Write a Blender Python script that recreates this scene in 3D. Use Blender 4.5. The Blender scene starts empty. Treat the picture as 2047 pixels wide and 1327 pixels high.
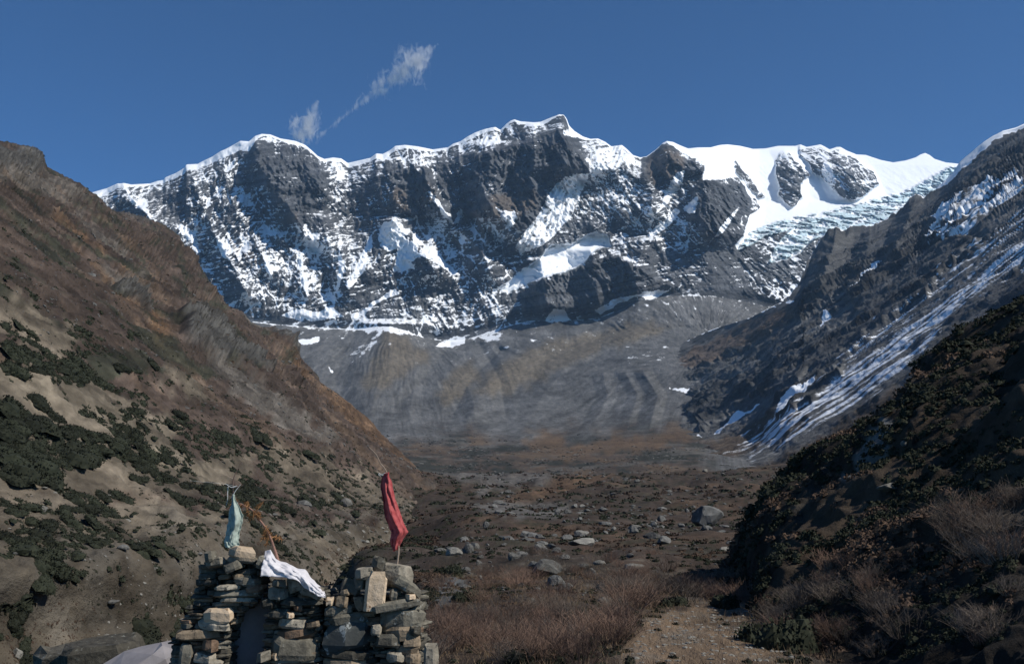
import bpy, math, random
import numpy as np
from mathutils import Vector, Quaternion, Matrix

# ------------------------------------------------------------------ camera, sky, sun, exposure
scene = bpy.context.scene
F_PX, PITCH, EYE = 1990.0, math.radians(11.0), 1.65
cam_d = bpy.data.cameras.new('camera'); cam = bpy.data.objects.new('camera', cam_d)
scene.collection.objects.link(cam); scene.camera = cam
cam_d.sensor_width = 36.0; cam_d.lens = 36.0*F_PX/2047.0
cam_d.clip_start = 0.1; cam_d.clip_end = 60000
cam.location = (0, 0, EYE); cam.rotation_euler = (math.pi/2+PITCH, 0, 0)

SUN_AZ, SUN_EL = math.radians(113), math.radians(43)
SUN = Vector((math.sin(SUN_AZ)*math.cos(SUN_EL), math.cos(SUN_AZ)*math.cos(SUN_EL), math.sin(SUN_EL)))
world = bpy.data.worlds.new('World'); scene.world = world; world.use_nodes = True
wt = world.node_tree; bg = wt.nodes['Background']
sky = wt.nodes.new('ShaderNodeTexSky'); sky.sky_type = 'NISHITA'; sky.sun_disc = False
sky.sun_elevation = SUN_EL; sky.sun_rotation = SUN_AZ
sky.altitude = 4200; sky.air_density = 1.0; sky.dust_density = 0.0; sky.ozone_density = 10.0
tint = wt.nodes.new('ShaderNodeVectorMath'); tint.operation = 'MULTIPLY'; tint.inputs[1].default_value = (.72, 1.02, 1.06)   # thin dry mountain air
wt.links.new(sky.outputs[0], tint.inputs[0]); wt.links.new(tint.outputs[0], bg.inputs['Color']); bg.inputs['Strength'].default_value = 0.106
sl = bpy.data.lights.new('sun', 'SUN'); sl.energy = 5.0; sl.angle = math.radians(0.53); sl.color = (1.0, 0.95, 0.87)
so = bpy.data.objects.new('sun', sl); scene.collection.objects.link(so)
so.rotation_euler = SUN.to_track_quat('Z', 'Y').to_euler(); so.location = (500, -200, 3000)
vs = scene.view_settings
scene.display_settings.display_device = 'sRGB'
vs.view_transform = 'Standard'; vs.look = 'None'; vs.exposure = 0.0; vs.gamma = 1.0; vs.use_curve_mapping = False
scene.cycles.use_denoising = True
scene.cycles.max_bounces = 6; scene.cycles.diffuse_bounces = 3; scene.cycles.transparent_max_bounces = 16
scene.cycles.volume_max_steps = 512; scene.cycles.volume_bounces = 1

COL = scene.collection.objects
RNG = np.random.default_rng(7)

# ------------------------------------------------------------------ helpers
def pdir(px, py):
    """pixel of the photograph -> direction with unit forward (Y) component"""
    a = (np.asarray(px, float)-1023.5)/F_PX; b = (663.5-np.asarray(py, float))/F_PX
    c, s = math.cos(PITCH), math.sin(PITCH); den = c-b*s
    return a/den, (s+b*c)/den
def at(px, py, Y):
    dx, dz = pdir(px, py); return Vector((float(dx)*Y, Y, EYE+float(dz)*Y))
def topx(P):
    c, s = math.cos(PITCH), math.sin(PITCH)
    x, y, z = P[..., 0], P[..., 1], P[..., 2]-EYE
    f = y*c+z*s; u = -y*s+z*c
    f = np.maximum(f, 1e-3)
    return 1023.5+F_PX*x/f, 663.5-F_PX*u/f

_pr = np.random.default_rng(3)
_PERM = np.concatenate([_pr.permutation(256)]*3).astype(np.int32)
_G = _pr.normal(size=(256, 3)); _G /= np.linalg.norm(_G, axis=1)[:, None]; _G = _G.astype(np.float32)
def pn(x, y, z=0.0):
    x, y, z = np.broadcast_arrays(np.asarray(x, np.float64), y, z)
    xf, yf, zf = np.floor(x), np.floor(y), np.floor(z)
    X, Y, Z = (xf.astype(np.int64) & 255), (yf.astype(np.int64) & 255), (zf.astype(np.int64) & 255)
    x, y, z = (x-xf).astype(np.float32), (y-yf).astype(np.float32), (z-zf).astype(np.float32)
    fu, fv, fw = [t*t*t*(t*(t*6-15)+10) for t in (x, y, z)]
    def g(i, j, k):
        h = _PERM[_PERM[_PERM[(X+i) & 255]+((Y+j) & 255)]+((Z+k) & 255)]
        gr = _G[h]; return gr[..., 0]*(x-i)+gr[..., 1]*(y-j)+gr[..., 2]*(z-k)
    l = lambda a, b, t: a+(b-a)*t
    return 1.6*l(l(l(g(0,0,0), g(1,0,0), fu), l(g(0,1,0), g(1,1,0), fu), fv),
             l(l(g(0,0,1), g(1,0,1), fu), l(g(0,1,1), g(1,1,1), fu), fv), fw)
def fbm(x, y, z=0.0, o=4, g=0.5, s=0.0):
    r = 0; a = 1.0; f = 1.0
    for i in range(o):
        r = r+a*pn(x*f+s+17.3*i, y*f+s*1.7+5.1*i, z*f+3.7*i); a *= g; f *= 2.03
    return r
def ridged(x, y, z=0.0, o=4, g=0.5, s=0.0):
    r = 0; a = 1.0; f = 1.0
    for i in range(o):
        r = r+a*(1-2*np.abs(pn(x*f+s+11.3*i, y*f+s*1.3+7.7*i, z*f+2.1*i))); a *= g; f *= 2.03
    return r
def sstep(a, b, x):
    t = np.clip((x-a)/(b-a), 0, 1); return t*t*(3-2*t)
def lut(x, pts):
    p = np.asarray(pts, float); return np.interp(x, p[:, 0], p[:, 1])
def inpoly(u, v, poly):
    poly = np.asarray(poly, float); r = np.zeros(u.shape, bool)
    n = len(poly); j = n-1
    for i in range(n):
        xi, yi = poly[i]; xj, yj = poly[j]
        if yi != yj:
            r ^= ((yi > v) != (yj > v)) & (u < (xj-xi)*(v-yi)/(yj-yi)+xi)
        j = i
    return r
def blur(a, n):
    for _ in range(n):
        b = np.pad(a, 1, mode='edge'); a = (b[:-2, 1:-1]+b[2:, 1:-1]+b[1:-1, :-2]+b[1:-1, 2:]+2*a)/6
    return a
_WARP = {}
def mask(u, v, polys, warp=4.0, soft=1, seed=0.0):
    """soft mask of outlines with ragged edges"""
    key = u.shape+(float(u[0, 0]),)
    if key not in _WARP: _WARP[key] = (fbm(u/22.0, v/22.0, .5, 3)+.4*pn(u/5., v/5., 2.5), fbm(u/22.0, v/22.0, 9.5, 3)+.4*pn(u/5., v/5., 7.5))
    w1, w2 = _WARP[key]; c, s_ = math.cos(seed*1.7), math.sin(seed*1.7)
    wu = u+warp*(c*w1+s_*w2); wv = v+warp*(c*w2-s_*w1)
    m = np.zeros(u.shape, bool)
    for p in polys: m |= inpoly(wu, wv, p)
    return blur(m.astype(float), soft)
def spur(u, v, line, amp, wl, wr, taper=25.0):
    """tent shaped rib along a line, wl / wr = widths of its two sides in px"""
    p = np.asarray(line, float); p = p[np.argsort(p[:, 1])]
    uc = np.interp(v, p[:, 1], p[:, 0]); d = u-uc
    t = np.where(d < 0, 1+d/wl, 1-d/wr)
    f = sstep(p[0, 1]-taper*.4, p[0, 1]+2, v)*(1-sstep(p[-1, 1]-taper, p[-1, 1]+taper, v))
    return amp*np.clip(t, 0, 1)*f
def normals(P):
    du = np.gradient(P, axis=1); dv = np.gradient(P, axis=0)
    n = np.cross(du, dv); n /= np.linalg.norm(n, axis=2)[..., None]+1e-12
    return np.where((n[..., 2:3] < 0), -n, n)

def mesh_np(name, V, faces, mat=None, smooth=False):
    me = bpy.data.meshes.new(name)
    V = np.ascontiguousarray(V, np.float32).reshape(-1, 3); faces = np.ascontiguousarray(faces, np.int32)
    k = faces.shape[1]; n = len(faces)
    me.vertices.add(len(V)); me.vertices.foreach_set('co', V.ravel())
    me.loops.add(n*k); me.loops.foreach_set('vertex_index', faces.ravel())
    me.polygons.add(n); me.polygons.foreach_set('loop_start', np.arange(0, n*k, k, dtype=np.int32))
    me.polygons.foreach_set('use_smooth', np.full(n, smooth, bool))
    me.update(calc_edges=True)
    if mat: me.materials.append(mat)
    return me
def mesh_py(name, verts, faces, mat=None, smooth=False):
    me = bpy.data.meshes.new(name); me.from_pydata([tuple(v) for v in verts], [], faces); me.update()
    if mat: me.materials.append(mat)
    if smooth: me.polygons.foreach_set('use_smooth', [True]*len(me.polygons))
    return me
def add(name, me, parent=None, loc=None, rot=None, scale=None):
    o = bpy.data.objects.new(name, me); COL.link(o)
    if parent: o.parent = parent
    if loc is not None: o.location = loc
    if rot is not None:
        if isinstance(rot, Quaternion): o.rotation_mode = 'QUATERNION'; o.rotation_quaternion = rot
        else: o.rotation_euler = rot
    if scale is not None: o.scale = scale
    return o
def tag(o, label=None, cat=None, group=None, kind=None):
    if label: o['label'] = label
    if cat: o['category'] = cat
    if group: o['group'] = group
    if kind: o['kind'] = kind
    return o
def grid_faces(nr, nc):
    i = np.arange(nr-1)[:, None]*nc+np.arange(nc-1)[None, :]
    return np.stack([i, i+1, i+nc+1, i+nc], -1).reshape(-1, 4)
def terrain(name, P, albedo, snow, mat, label, smooth=True):
    nr, nc = P.shape[:2]
    me = mesh_np(name, P, grid_faces(nr, nc), mat, smooth)
    a = me.color_attributes.new('albedo', 'FLOAT_COLOR', 'POINT')
    rgba = np.ones((nr*nc, 4), np.float32); rgba[:, :3] = albedo.reshape(-1, 3); rgba[:, 3] = snow.ravel()
    a.data.foreach_set('color', rgba.ravel())
    return tag(add(name, me), label, None, None, 'structure')
def mixc(a, b, m):
    return a+(np.asarray(b, float)-a)*m[..., None]

# ------------------------------------------------------------------ materials
def nodes(name):
    m = bpy.data.materials.new(name); m.use_nodes = True
    return m, m.node_tree, m.node_tree.nodes['Principled BSDF']
def N(t, kind, **kw):
    n = t.nodes.new(kind)
    for k, v in kw.items():
        if k.startswith('i_'): n.inputs[k[2:].replace('_', ' ')].default_value = v
        else: setattr(n, k, v)
    return n
def terrain_mat(name, scales, var=0.45, bump=0.6, bdist=1.0, snow_scale=None, rough=0.95, snowcol=(.84, .87, .9, 1), fall=(1, 1, 1)):
    """albedo attribute, broken up by noise at the given sizes (metres); alpha of the attribute carries snow"""
    m, t, b = nodes(name); L = t.links.new
    b.inputs['Roughness'].default_value = rough; b.inputs['Specular IOR Level'].default_value = 0.15
    at_ = N(t, 'ShaderNodeAttribute', attribute_name='albedo'); geo_ = N(t, 'ShaderNodeNewGeometry'); geo = N(t, 'ShaderNodeVectorMath', operation='MULTIPLY'); L(geo_.outputs['Position'], geo.inputs[0]); geo.inputs[1].default_value = fall   # debris drawn out downslope
    prev = at_.outputs['Color']; hs = []
    for k, s in enumerate(scales):
        n = N(t, 'ShaderNodeTexNoise', i_Scale=1.0/s, i_Detail=9.0, i_Roughness=.72)
        L(geo.outputs[0], n.inputs['Vector']); hs.append(n.outputs['Fac'])
        mr = N(t, 'ShaderNodeMapRange'); L(n.outputs['Fac'], mr.inputs[0])
        mr.inputs[1].default_value = .3; mr.inputs[2].default_value = .7; mr.inputs[3].default_value = 1-var; mr.inputs[4].default_value = 1+var
        mx = N(t, 'ShaderNodeVectorMath', operation='SCALE'); L(prev, mx.inputs[0]); L(mr.outputs[0], mx.inputs['Scale']); prev = mx.outputs[0]
    ns = N(t, 'ShaderNodeTexNoise', i_Scale=1.0/(snow_scale or scales[0]), i_Detail=8.0, i_Roughness=.75)
    L(geo.outputs[0], ns.inputs['Vector'])
    ad = N(t, 'ShaderNodeMath', operation='ADD'); L(at_.outputs['Alpha'], ad.inputs[0])
    s2 = N(t, 'ShaderNodeMapRange'); L(ns.outputs['Fac'], s2.inputs[0]); s2.inputs[1].default_value = .25; s2.inputs[2].default_value = .75; s2.inputs[3].default_value = -.2; s2.inputs[4].default_value = .2
    L(s2.outputs[0], ad.inputs[1])
    st = N(t, 'ShaderNodeMapRange', interpolation_type='SMOOTHSTEP'); L(ad.outputs[0], st.inputs[0]); st.inputs[1].default_value = .38; st.inputs[2].default_value = .62
    mix = N(t, 'ShaderNodeMix', data_type='RGBA'); L(st.outputs[0], mix.inputs[0]); L(prev, mix.inputs[6]); mix.inputs[7].default_value = snowcol
    L(mix.outputs[2], b.inputs['Base Color'])
    h = hs[0]
    if len(hs) > 1:
        a2 = N(t, 'ShaderNodeMath', operation='MULTIPLY_ADD'); L(hs[1], a2.inputs[0]); a2.inputs[1].default_value = .5; L(hs[0], a2.inputs[2]); h = a2.outputs[0]
    inv = N(t, 'ShaderNodeMapRange'); L(st.outputs[0], inv.inputs[0]); inv.inputs[3].default_value = bump; inv.inputs[4].default_value = bump*.12
    bp = N(t, 'ShaderNodeBump', i_Distance=bdist); L(h, bp.inputs['Height']); L(inv.outputs[0], bp.inputs['Strength']); L(bp.outputs[0], b.inputs['Normal'])
    return m
def simple_mat(name, c1, c2, scale=20., rough=.9, bump=.3, bdist=.01, spots=None, spot_scale=8., spot_thr=.62, rnd=0.0, detail=5., translucent=0.0):
    m, t, b = nodes(name); L = t.links.new
    b.inputs['Roughness'].default_value = rough; b.inputs['Specular IOR Level'].default_value = .2
    tc = N(t, 'ShaderNodeTexCoord'); oi = N(t, 'ShaderNodeObjectInfo')
    off = N(t, 'ShaderNodeVectorMath', operation='MULTIPLY_ADD'); L(oi.outputs['Random'], off.inputs[0]); off.inputs[1].default_value = (37, 53, 71); L(tc.outputs['Object'], off.inputs[2])
    n = N(t, 'ShaderNodeTexNoise', i_Scale=scale, i_Detail=detail, i_Roughness=.65); L(off.outputs[0], n.inputs['Vector'])
    mr = N(t, 'ShaderNodeMapRange'); L(n.outputs['Fac'], mr.inputs[0]); mr.inputs[1].default_value = .3; mr.inputs[2].default_value = .7
    mix = N(t, 'ShaderNodeMix', data_type='RGBA'); L(mr.outputs[0], mix.inputs[0]); mix.inputs[6].default_value = (*c1, 1); mix.inputs[7].default_value = (*c2, 1)
    out = mix.outputs[2]
    if spots:
        n2 = N(t, 'ShaderNodeTexNoise', i_Scale=spot_scale, i_Detail=6., i_Roughness=.7); L(off.outputs[0], n2.inputs['Vector'])
        m2 = N(t, 'ShaderNodeMapRange'); L(n2.outputs['Fac'], m2.inputs[0]); m2.inputs[1].default_value = spot_thr; m2.inputs[2].default_value = spot_thr+.05
        mx = N(t, 'ShaderNodeMix', data_type='RGBA'); L(m2.outputs[0], mx.inputs[0]); L(out, mx.inputs[6]); mx.inputs[7].default_value = (*spots, 1); out = mx.outputs[2]
    if rnd:
        r = N(t, 'ShaderNodeMapRange'); L(oi.outputs['Random'], r.inputs[0]); r.inputs[3].default_value = 1-rnd; r.inputs[4].default_value = 1+rnd
        sc = N(t, 'ShaderNodeVectorMath', operation='SCALE'); L(out, sc.inputs[0]); L(r.outputs[0], sc.inputs['Scale']); out = sc.outputs[0]
    L(out, b.inputs['Base Color'])
    if bump:
        bp = N(t, 'ShaderNodeBump', i_Strength=bump, i_Distance=bdist); L(n.outputs['Fac'], bp.inputs['Height']); L(bp.outputs[0], b.inputs['Normal'])
    if translucent:
        tr = N(t, 'ShaderNodeBsdfTranslucent'); L(out, tr.inputs[0]); ms = N(t, 'ShaderNodeMixShader'); ms.inputs[0].default_value = translucent
        L(b.outputs[0], ms.inputs[1]); L(tr.outputs[0], ms.inputs[2]); L(ms.outputs[0], t.nodes['Material Output'].inputs['Surface'])
    return m

# ------------------------------------------------------------------ the mountain wall and the moraines at its foot (one continuous surface, two objects)
SKYLINE = [(100,415),(150,395),(187,384),(215,376),(235,367),(242,367),(247,366),(262,369),(300,367),(315,362),(327,360),(330,355),(350,347),(370,335),(372,329),(395,328),(400,325),(425,313),(440,303),(455,296),(470,288),(480,282),(497,283),(510,272),(523,268),(540,269),(560,277),(590,282),(610,290),(622,300),(635,312),(648,318),(665,315),(682,317),(695,326),(705,324),(740,316),(752,307),(765,308),(780,300),(790,292),(810,290),(835,293),(865,299),(895,295),(905,288),(920,283),(935,273),(950,265),(970,258),(990,254),(1000,260),(1012,248),(1020,242),(1028,239),(1040,243),(1065,245),(1080,244),(1095,238),(1110,232),(1117,229),(1127,230),(1133,238),(1138,252),(1148,262),(1165,273),(1180,278),(1195,277),(1210,284),(1222,293),(1237,291),(1243,290),(1252,297),(1265,310),(1280,315),(1292,313),(1310,300),(1325,286),(1333,282),(1345,284),(1360,291),(1375,297),(1395,295),(1420,295),(1440,290),(1455,289),(1480,292),(1505,298),(1530,297),(1555,292),(1590,292),(1600,289),(1612,294),(1640,289),(1650,294),(1658,299),(1672,294),(1680,294),(1692,301),(1712,309),(1730,310),(1760,320),(1785,325),(1810,321),(1830,315),(1840,309),(1849,306),(1858,310),(1868,318),(1890,325),(1910,327),(1960,335),(2100,360)]
SEAM = [(100,640),(480,640),(560,650),(640,655),(700,660),(745,655),(780,645),(800,655),(850,680),(930,682),(1000,655),(1060,640),(1100,640),(1200,640),(1270,600),(1340,590),(1420,590),(1480,600),(1560,620),(2100,640)]
uu = np.arange(110, 2000, 1.78); nA, nB = 262, 180
vt = lut(uu, SKYLINE); vm = np.convolve(np.pad(lut(uu, SEAM), 40, mode='edge'), np.hanning(83)[1:-1]/np.hanning(83).sum(), 'valid'); vb = lut(uu, [(100,1000),(2000,1000)])
tA = np.linspace(0, 1, nA)[:, None]; tB = np.linspace(0, 1, nB)[1:, None]
U = np.broadcast_to(uu, (nA+nB-1, len(uu))).copy()
V = np.vstack([vt+(vm-vt)*tA, vm+(vb-vm)*tB])
VT = np.broadcast_to(vt, U.shape); VM = np.broadcast_to(vm, U.shape)
T = np.clip((VM-V)/(VM-VT), 0, 1)                       # 1 on the skyline, 0 at the foot of the wall
# forward distance: steep wall on the left, glacier basin running back on the right
wall = 4450+1050*T**1.15
basin = np.interp(V, [285, 330, 400, 430, 470, 520, 560, 620], [6900, 6450, 6100, 5650, 5250, 4900, 4700, 4480])
wr_ = sstep(1400, 1520, U)
Yd = wall+(basin-wall)*wr_
tb = np.clip((V-VM)/(lut(U, [(100,1000),(2000,1000)])-VM), 0, 1)
APRON = [(560,4750),(600,4600),(650,4450),(700,3960),(760,3420),(800,3020),(830,2700),(860,2300),(890,1800),(910,1480),(935,1200),(1000,900)]
def moraine_dist(U, V):
    vm_ = lut(U, SEAM); vv = V+(650-vm_)*np.clip((760-V)/(760-vm_+1e-6), 0, 1)      # the apron starts at the foot of the wall
    sm_ = sum(lut(vv+k, APRON) for k in (-24, -12, 0, 12, 24))/5.
    return sm_*(1-.20*sstep(1050, 1420, U)*sstep(650, 760, V))
near_ = moraine_dist(U, V); Yd = np.where(V > VM, near_*np.exp((np.log(Yd)-np.log(np.maximum(moraine_dist(U, VM), 1)))*np.exp(-(V-VM)/25.)), Yd)
dx, dz = pdir(U, V)
Wx, Wz = dx*Yd, dz*Yd                                   # rough world coordinates for noise
steep = mask(U, V, [[(500,275),(620,300),(650,330),(660,400),(600,450),(530,380)],[(760,320),(850,330),(905,430),(800,430)],[(860,320),(1010,290),(1140,250),(1180,340),(1050,460),(980,440),(900,420)],[(1280,320),(1333,286),(1370,315),(1400,335),(1340,380),(1285,360)],[(1040,575),(1220,505),(1300,540),(1380,600),(1200,630),(1050,630)],[(1395,365),(1480,365),(1500,420),(1420,480),(1380,430)]], 8, 10)
ramp = T**.6
R = np.zeros(U.shape)
for line, amp, wl, wrr in [
    ([(497,285),(520,335),(555,385),(600,450),(640,500)], 130, 40, 70),
    ([(380,335),(400,400),(430,470),(470,540),(500,600)], 90, 45, 60),
    ([(245,366),(262,395),(290,425),(320,460)], 110, 40, 50),
    ([(445,300),(450,350),(470,420),(520,500),(545,560)], 80, 40, 45),
    ([(645,318),(638,370),(650,440),(690,520),(700,600)], 80, 40, 55),
    ([(752,308),(765,350),(780,390),(795,430)], 120, 70, 45),
    ([(835,295),(850,350),(875,400),(905,445)], 130, 60, 30),
    ([(985,290),(978,340),(977,390),(985,420),(1010,450),(1040,490)], 170, 55, 75),
    ([(1065,250),(1070,330),(1062,360),(1075,395),(1072,430)], 120, 40, 30),
    ([(1127,232),(1140,270),(1160,310),(1178,350)], 230, 110, 70),
    ([(1243,290),(1280,350),(1305,385),(1300,440)], 150, 130, 40),
    ([(1333,283),(1375,310),(1400,330),(1425,400),(1440,480)], 160, 100, 60),
    ([(1480,370),(1490,430),(1470,490)], 130, 60, 40),
    ([(785,440),(820,480),(850,510),(880,560)], 120, 60, 50),
    ([(785,440),(765,490),(740,560)], 60, 40, 40),
    ([(640,432),(660,500),(670,560)], 70, 35, 35), ([(560,470),(600,520),(612,590)], 60, 30, 40),
    ([(930,460),(960,500),(990,560)], 80, 50, 40), ([(1080,520),(1090,580),(1100,630)], 80, 40, 60), ([(1180,500),(1190,560),(1200,620)], 100, 50, 50),
    ([(1290,480),(1270,540),(1275,600)], 110, 60, 40), ([(1568,303),(1590,350),(1585,410)], 70, 30, 30), ([(1650,294),(1690,340),(1715,398)], 120, 60, 60),
    # moraines and fans
    ([(780,646),(775,700),(755,770),(740,830)], 150, 70, 90), ([(1320,600),(1180,660),(1050,705),(980,770),(930,850)], 70, 80, 60),
    ([(1285,742),(1315,790),(1300,850)], 75, 30, 20), ([(1250,745),(1275,790),(1255,850)], 45, 22, 16), ([(1205,745),(1215,790),(1180,860)], 40, 24, 20), ([(1000,700),(940,760),(900,840)], -95, 26, 34), ([(900,690),(860,740),(800,810)], -85, 26, 40), ([(960,690),(1000,760),(1010,830)], -60, 24, 20),
    ([(1130,740),(1090,780),(1040,870)], 75, 40, 110), ([(850,700),(830,760),(820,830)], 60, 34, 22), ([(690,700),(670,760),(700,830)], -60, 30, 34), ([(930,760),(945,800),(950,850)], 50, 30, 26), ([(1330,650),(1200,690),(1120,735)], 70, 60, 40)]:
    R += spur(U, V, line, amp*(1.55 if line[0][1] < 600 else 1.0), wl, wrr)
wu = Wx+25*fbm(Wx/160, Wz/160, 3.3, 3)
gmod = np.clip(.55+1.2*fbm(Wx/240, Wz/200, 7.7, 2), 0, 1.3)
gA = np.exp(-(pn((wu+.42*Wz)/62, Wz/330, 2.9)/.085)**2); gB = np.exp(-(pn((wu-.48*Wz)/70, Wz/300, 6.2)/.08)**2); gC = np.exp(-(pn((wu+.1*Wz)/38, Wz/210, 9.4)/.09)**2)
gline = np.maximum.reduce([gA, gB, .8*gC])*gmod
rid = -16*gline+78*ridged(wu/330, Wz/720, Yd*0+.7, 5, .55)+34*ridged(wu/95+Wz/300, Wz/260, 4.4, 4, .58)+13*ridged(Wx/34, Wz/44, 6.6, 4, .65)+steep*26*ridged(wu/46+Wz/160, Wz/150, 5.7, 4, .62)
dipz = Wz-.22*Wx+18*fbm(Wx/260, Wz/260, 8.8, 3)
ledge = (3.6*np.abs(((dipz/47) % 1)-.5)*2+2.2*np.abs(((dipz/19.7) % 1)-.5)*2)*np.clip(.5+1.1*fbm(Wx/120, Wz/120, 3.9, 2), 0, 1.5)
flut = mask(U, V, [[(1165,345),(1180,345),(1172,365),(1150,420),(1130,450),(1100,480),(1075,495),(1040,510),(1030,495),(1045,465),(1075,430),(1095,390),(1110,368),(1130,352)],[(1180,310),(1200,295),(1222,293),(1243,290),(1256,305),(1280,325),(1285,340),(1250,325),(1230,340),(1205,345),(1185,355),(1175,340)],[(955,285),(975,270),(995,262),(1005,280),(1010,287),(985,290),(960,298)]], 2, 2)
flutes = 24*np.abs(((U+.5*V+7*fbm(U/40, V/40, 1., 2)) / 10.5) % 1-.5)*2
def cells(a, b, sd):
    i, j = np.floor(a).astype(np.int64), np.floor(b).astype(np.int64); return _PERM[(_PERM[(i+sd) & 255]+j) & 255]/255.
wx1, wz1 = Wx+22*fbm(Wx/60, Wz/60, 1.9, 3), Wz+14*fbm(Wx/60, Wz/60, 4.9, 3)
serac = 70*cells(wx1/62+.3*Wz/62, wz1/30, 3)+34*cells(wx1/30, wz1/15+.4*Wx/30, 9)
iceP = [(1475,500),(1500,462),(1560,440),(1640,425),(1720,405),(1800,385),(1850,360),(1900,335),(1925,330),(1925,345),(1885,375),(1845,395),(1820,402),(1800,425),(1740,458),(1660,460),(1620,485),(1575,518),(1540,524),(1550,495),(1585,455),(1530,472)]
ice = mask(U, V, [iceP], 3, 2)
hang = mask(U, V, [[(1035,548),(1060,530),(1080,515),(1100,490),(1140,488),(1170,470),(1190,465),(1215,470),(1222,495),(1200,495),(1180,510),(1160,530),(1130,545),(1100,550),(1070,560),(1040,572),(1015,585),(1000,580),(1015,565)]], 2, 2)
P2 = [(1340,283),(1360,288),(1395,290),(1440,286),(1480,288),(1530,293),(1590,287),(1597,292),(1600,310),(1615,325),(1625,345),(1640,352),(1660,375),(1690,398),(1710,400),(1730,390),(1752,372),(1757,368),(1745,345),(1725,330),(1700,305),(1690,298),(1730,305),(1785,320),(1810,316),(1849,300),(1890,320),(1930,322),(1930,345),(1885,375),(1845,395),(1820,402),(1810,420),(1790,430),(1770,445),(1740,458),(1700,460),(1660,455),(1640,467),(1620,485),(1600,505),(1575,518),(1545,524),(1540,510),(1555,490),(1570,470),(1590,455),(1560,455),(1530,470),(1500,485),(1475,500),(1470,490),(1485,470),(1490,455),(1500,430),(1520,415),(1510,400),(1495,390),(1490,375),(1475,355),(1440,358),(1405,362),(1405,350),(1410,330),(1400,320),(1380,315),(1375,305)]
RK = [[(1470,320),(1480,335),(1500,355),(1515,380),(1530,390),(1520,395),(1500,380),(1490,365),(1475,350),(1468,330)],[(1562,303),(1575,303),(1590,320),(1605,335),(1618,350),(1610,358),(1600,365),(1597,380),(1605,395),(1590,412),(1580,415),(1570,405),(1555,388),(1560,375),(1552,360),(1550,345),(1552,320)]]
snowfield = np.clip(mask(U, V, [P2], 2, 1)-mask(U, V, RK, 3, 1, 3.), 0, 1)
rough_amt = (1-.88*np.maximum(snowfield, hang))*sstep(0, .07, T)*np.minimum(1, .25+2.2*T)*np.minimum(1, .2+6*(1-T))
relief = R*np.minimum(1, .35+5*(1-T)) + rid*rough_amt*(.75+.5*steep) + ledge*(1-snowfield)*sstep(0, .07, T)*(1-flut) + flutes*flut + ice*(serac+9*fbm(Wx/22, Wz/14, 6.1, 3, .6)) + 10*hang*pn(Wx/50, Wz/30, 1.1)
# serac walls: steps in the ice
relief += (20*hang)*np.abs(((Wz+.25*Wx+46*fbm(Wx/90, Wz/90, 5., 3))/70) % 1)
# moraine relief
mor = sstep(0, .12, tb)*(V > VM)
ang = np.arctan2(V-690+30*pn(U/150, V/150, 3.), U-1420); lr = np.log(np.hypot(V-690, U-1420)+30)
ang2 = np.arctan2(V-600, U-800); lr2 = np.log(np.hypot(V-600, U-800))
fanw = sstep(880, 1040, U)
groove = fanw*ridged(ang*15+1.2*fbm(U/60, V/60, .2, 2), lr*3.5, 1.5, 4, .6)+(1-fanw)*ridged(ang2*16+1.0*fbm(U/60, V/60, .2, 2), lr2*3.0, 2.5, 4, .6)
morr = (18*groove*np.exp(-1.2*tb)+14*fbm(Wx/260, Yd/400, 9.1, 4, .5)+7*fbm(Wx/60, Yd/110, 2.1, 3, .6)*np.exp(-1.5*tb))
relief += mor*morr*np.clip(1-1.15*tb, .02, 1)
Ydd = Yd-relief
P = np.stack([dx*Ydd, Ydd, EYE+dz*Ydd], -1)
nrm = normals(P)
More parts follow.
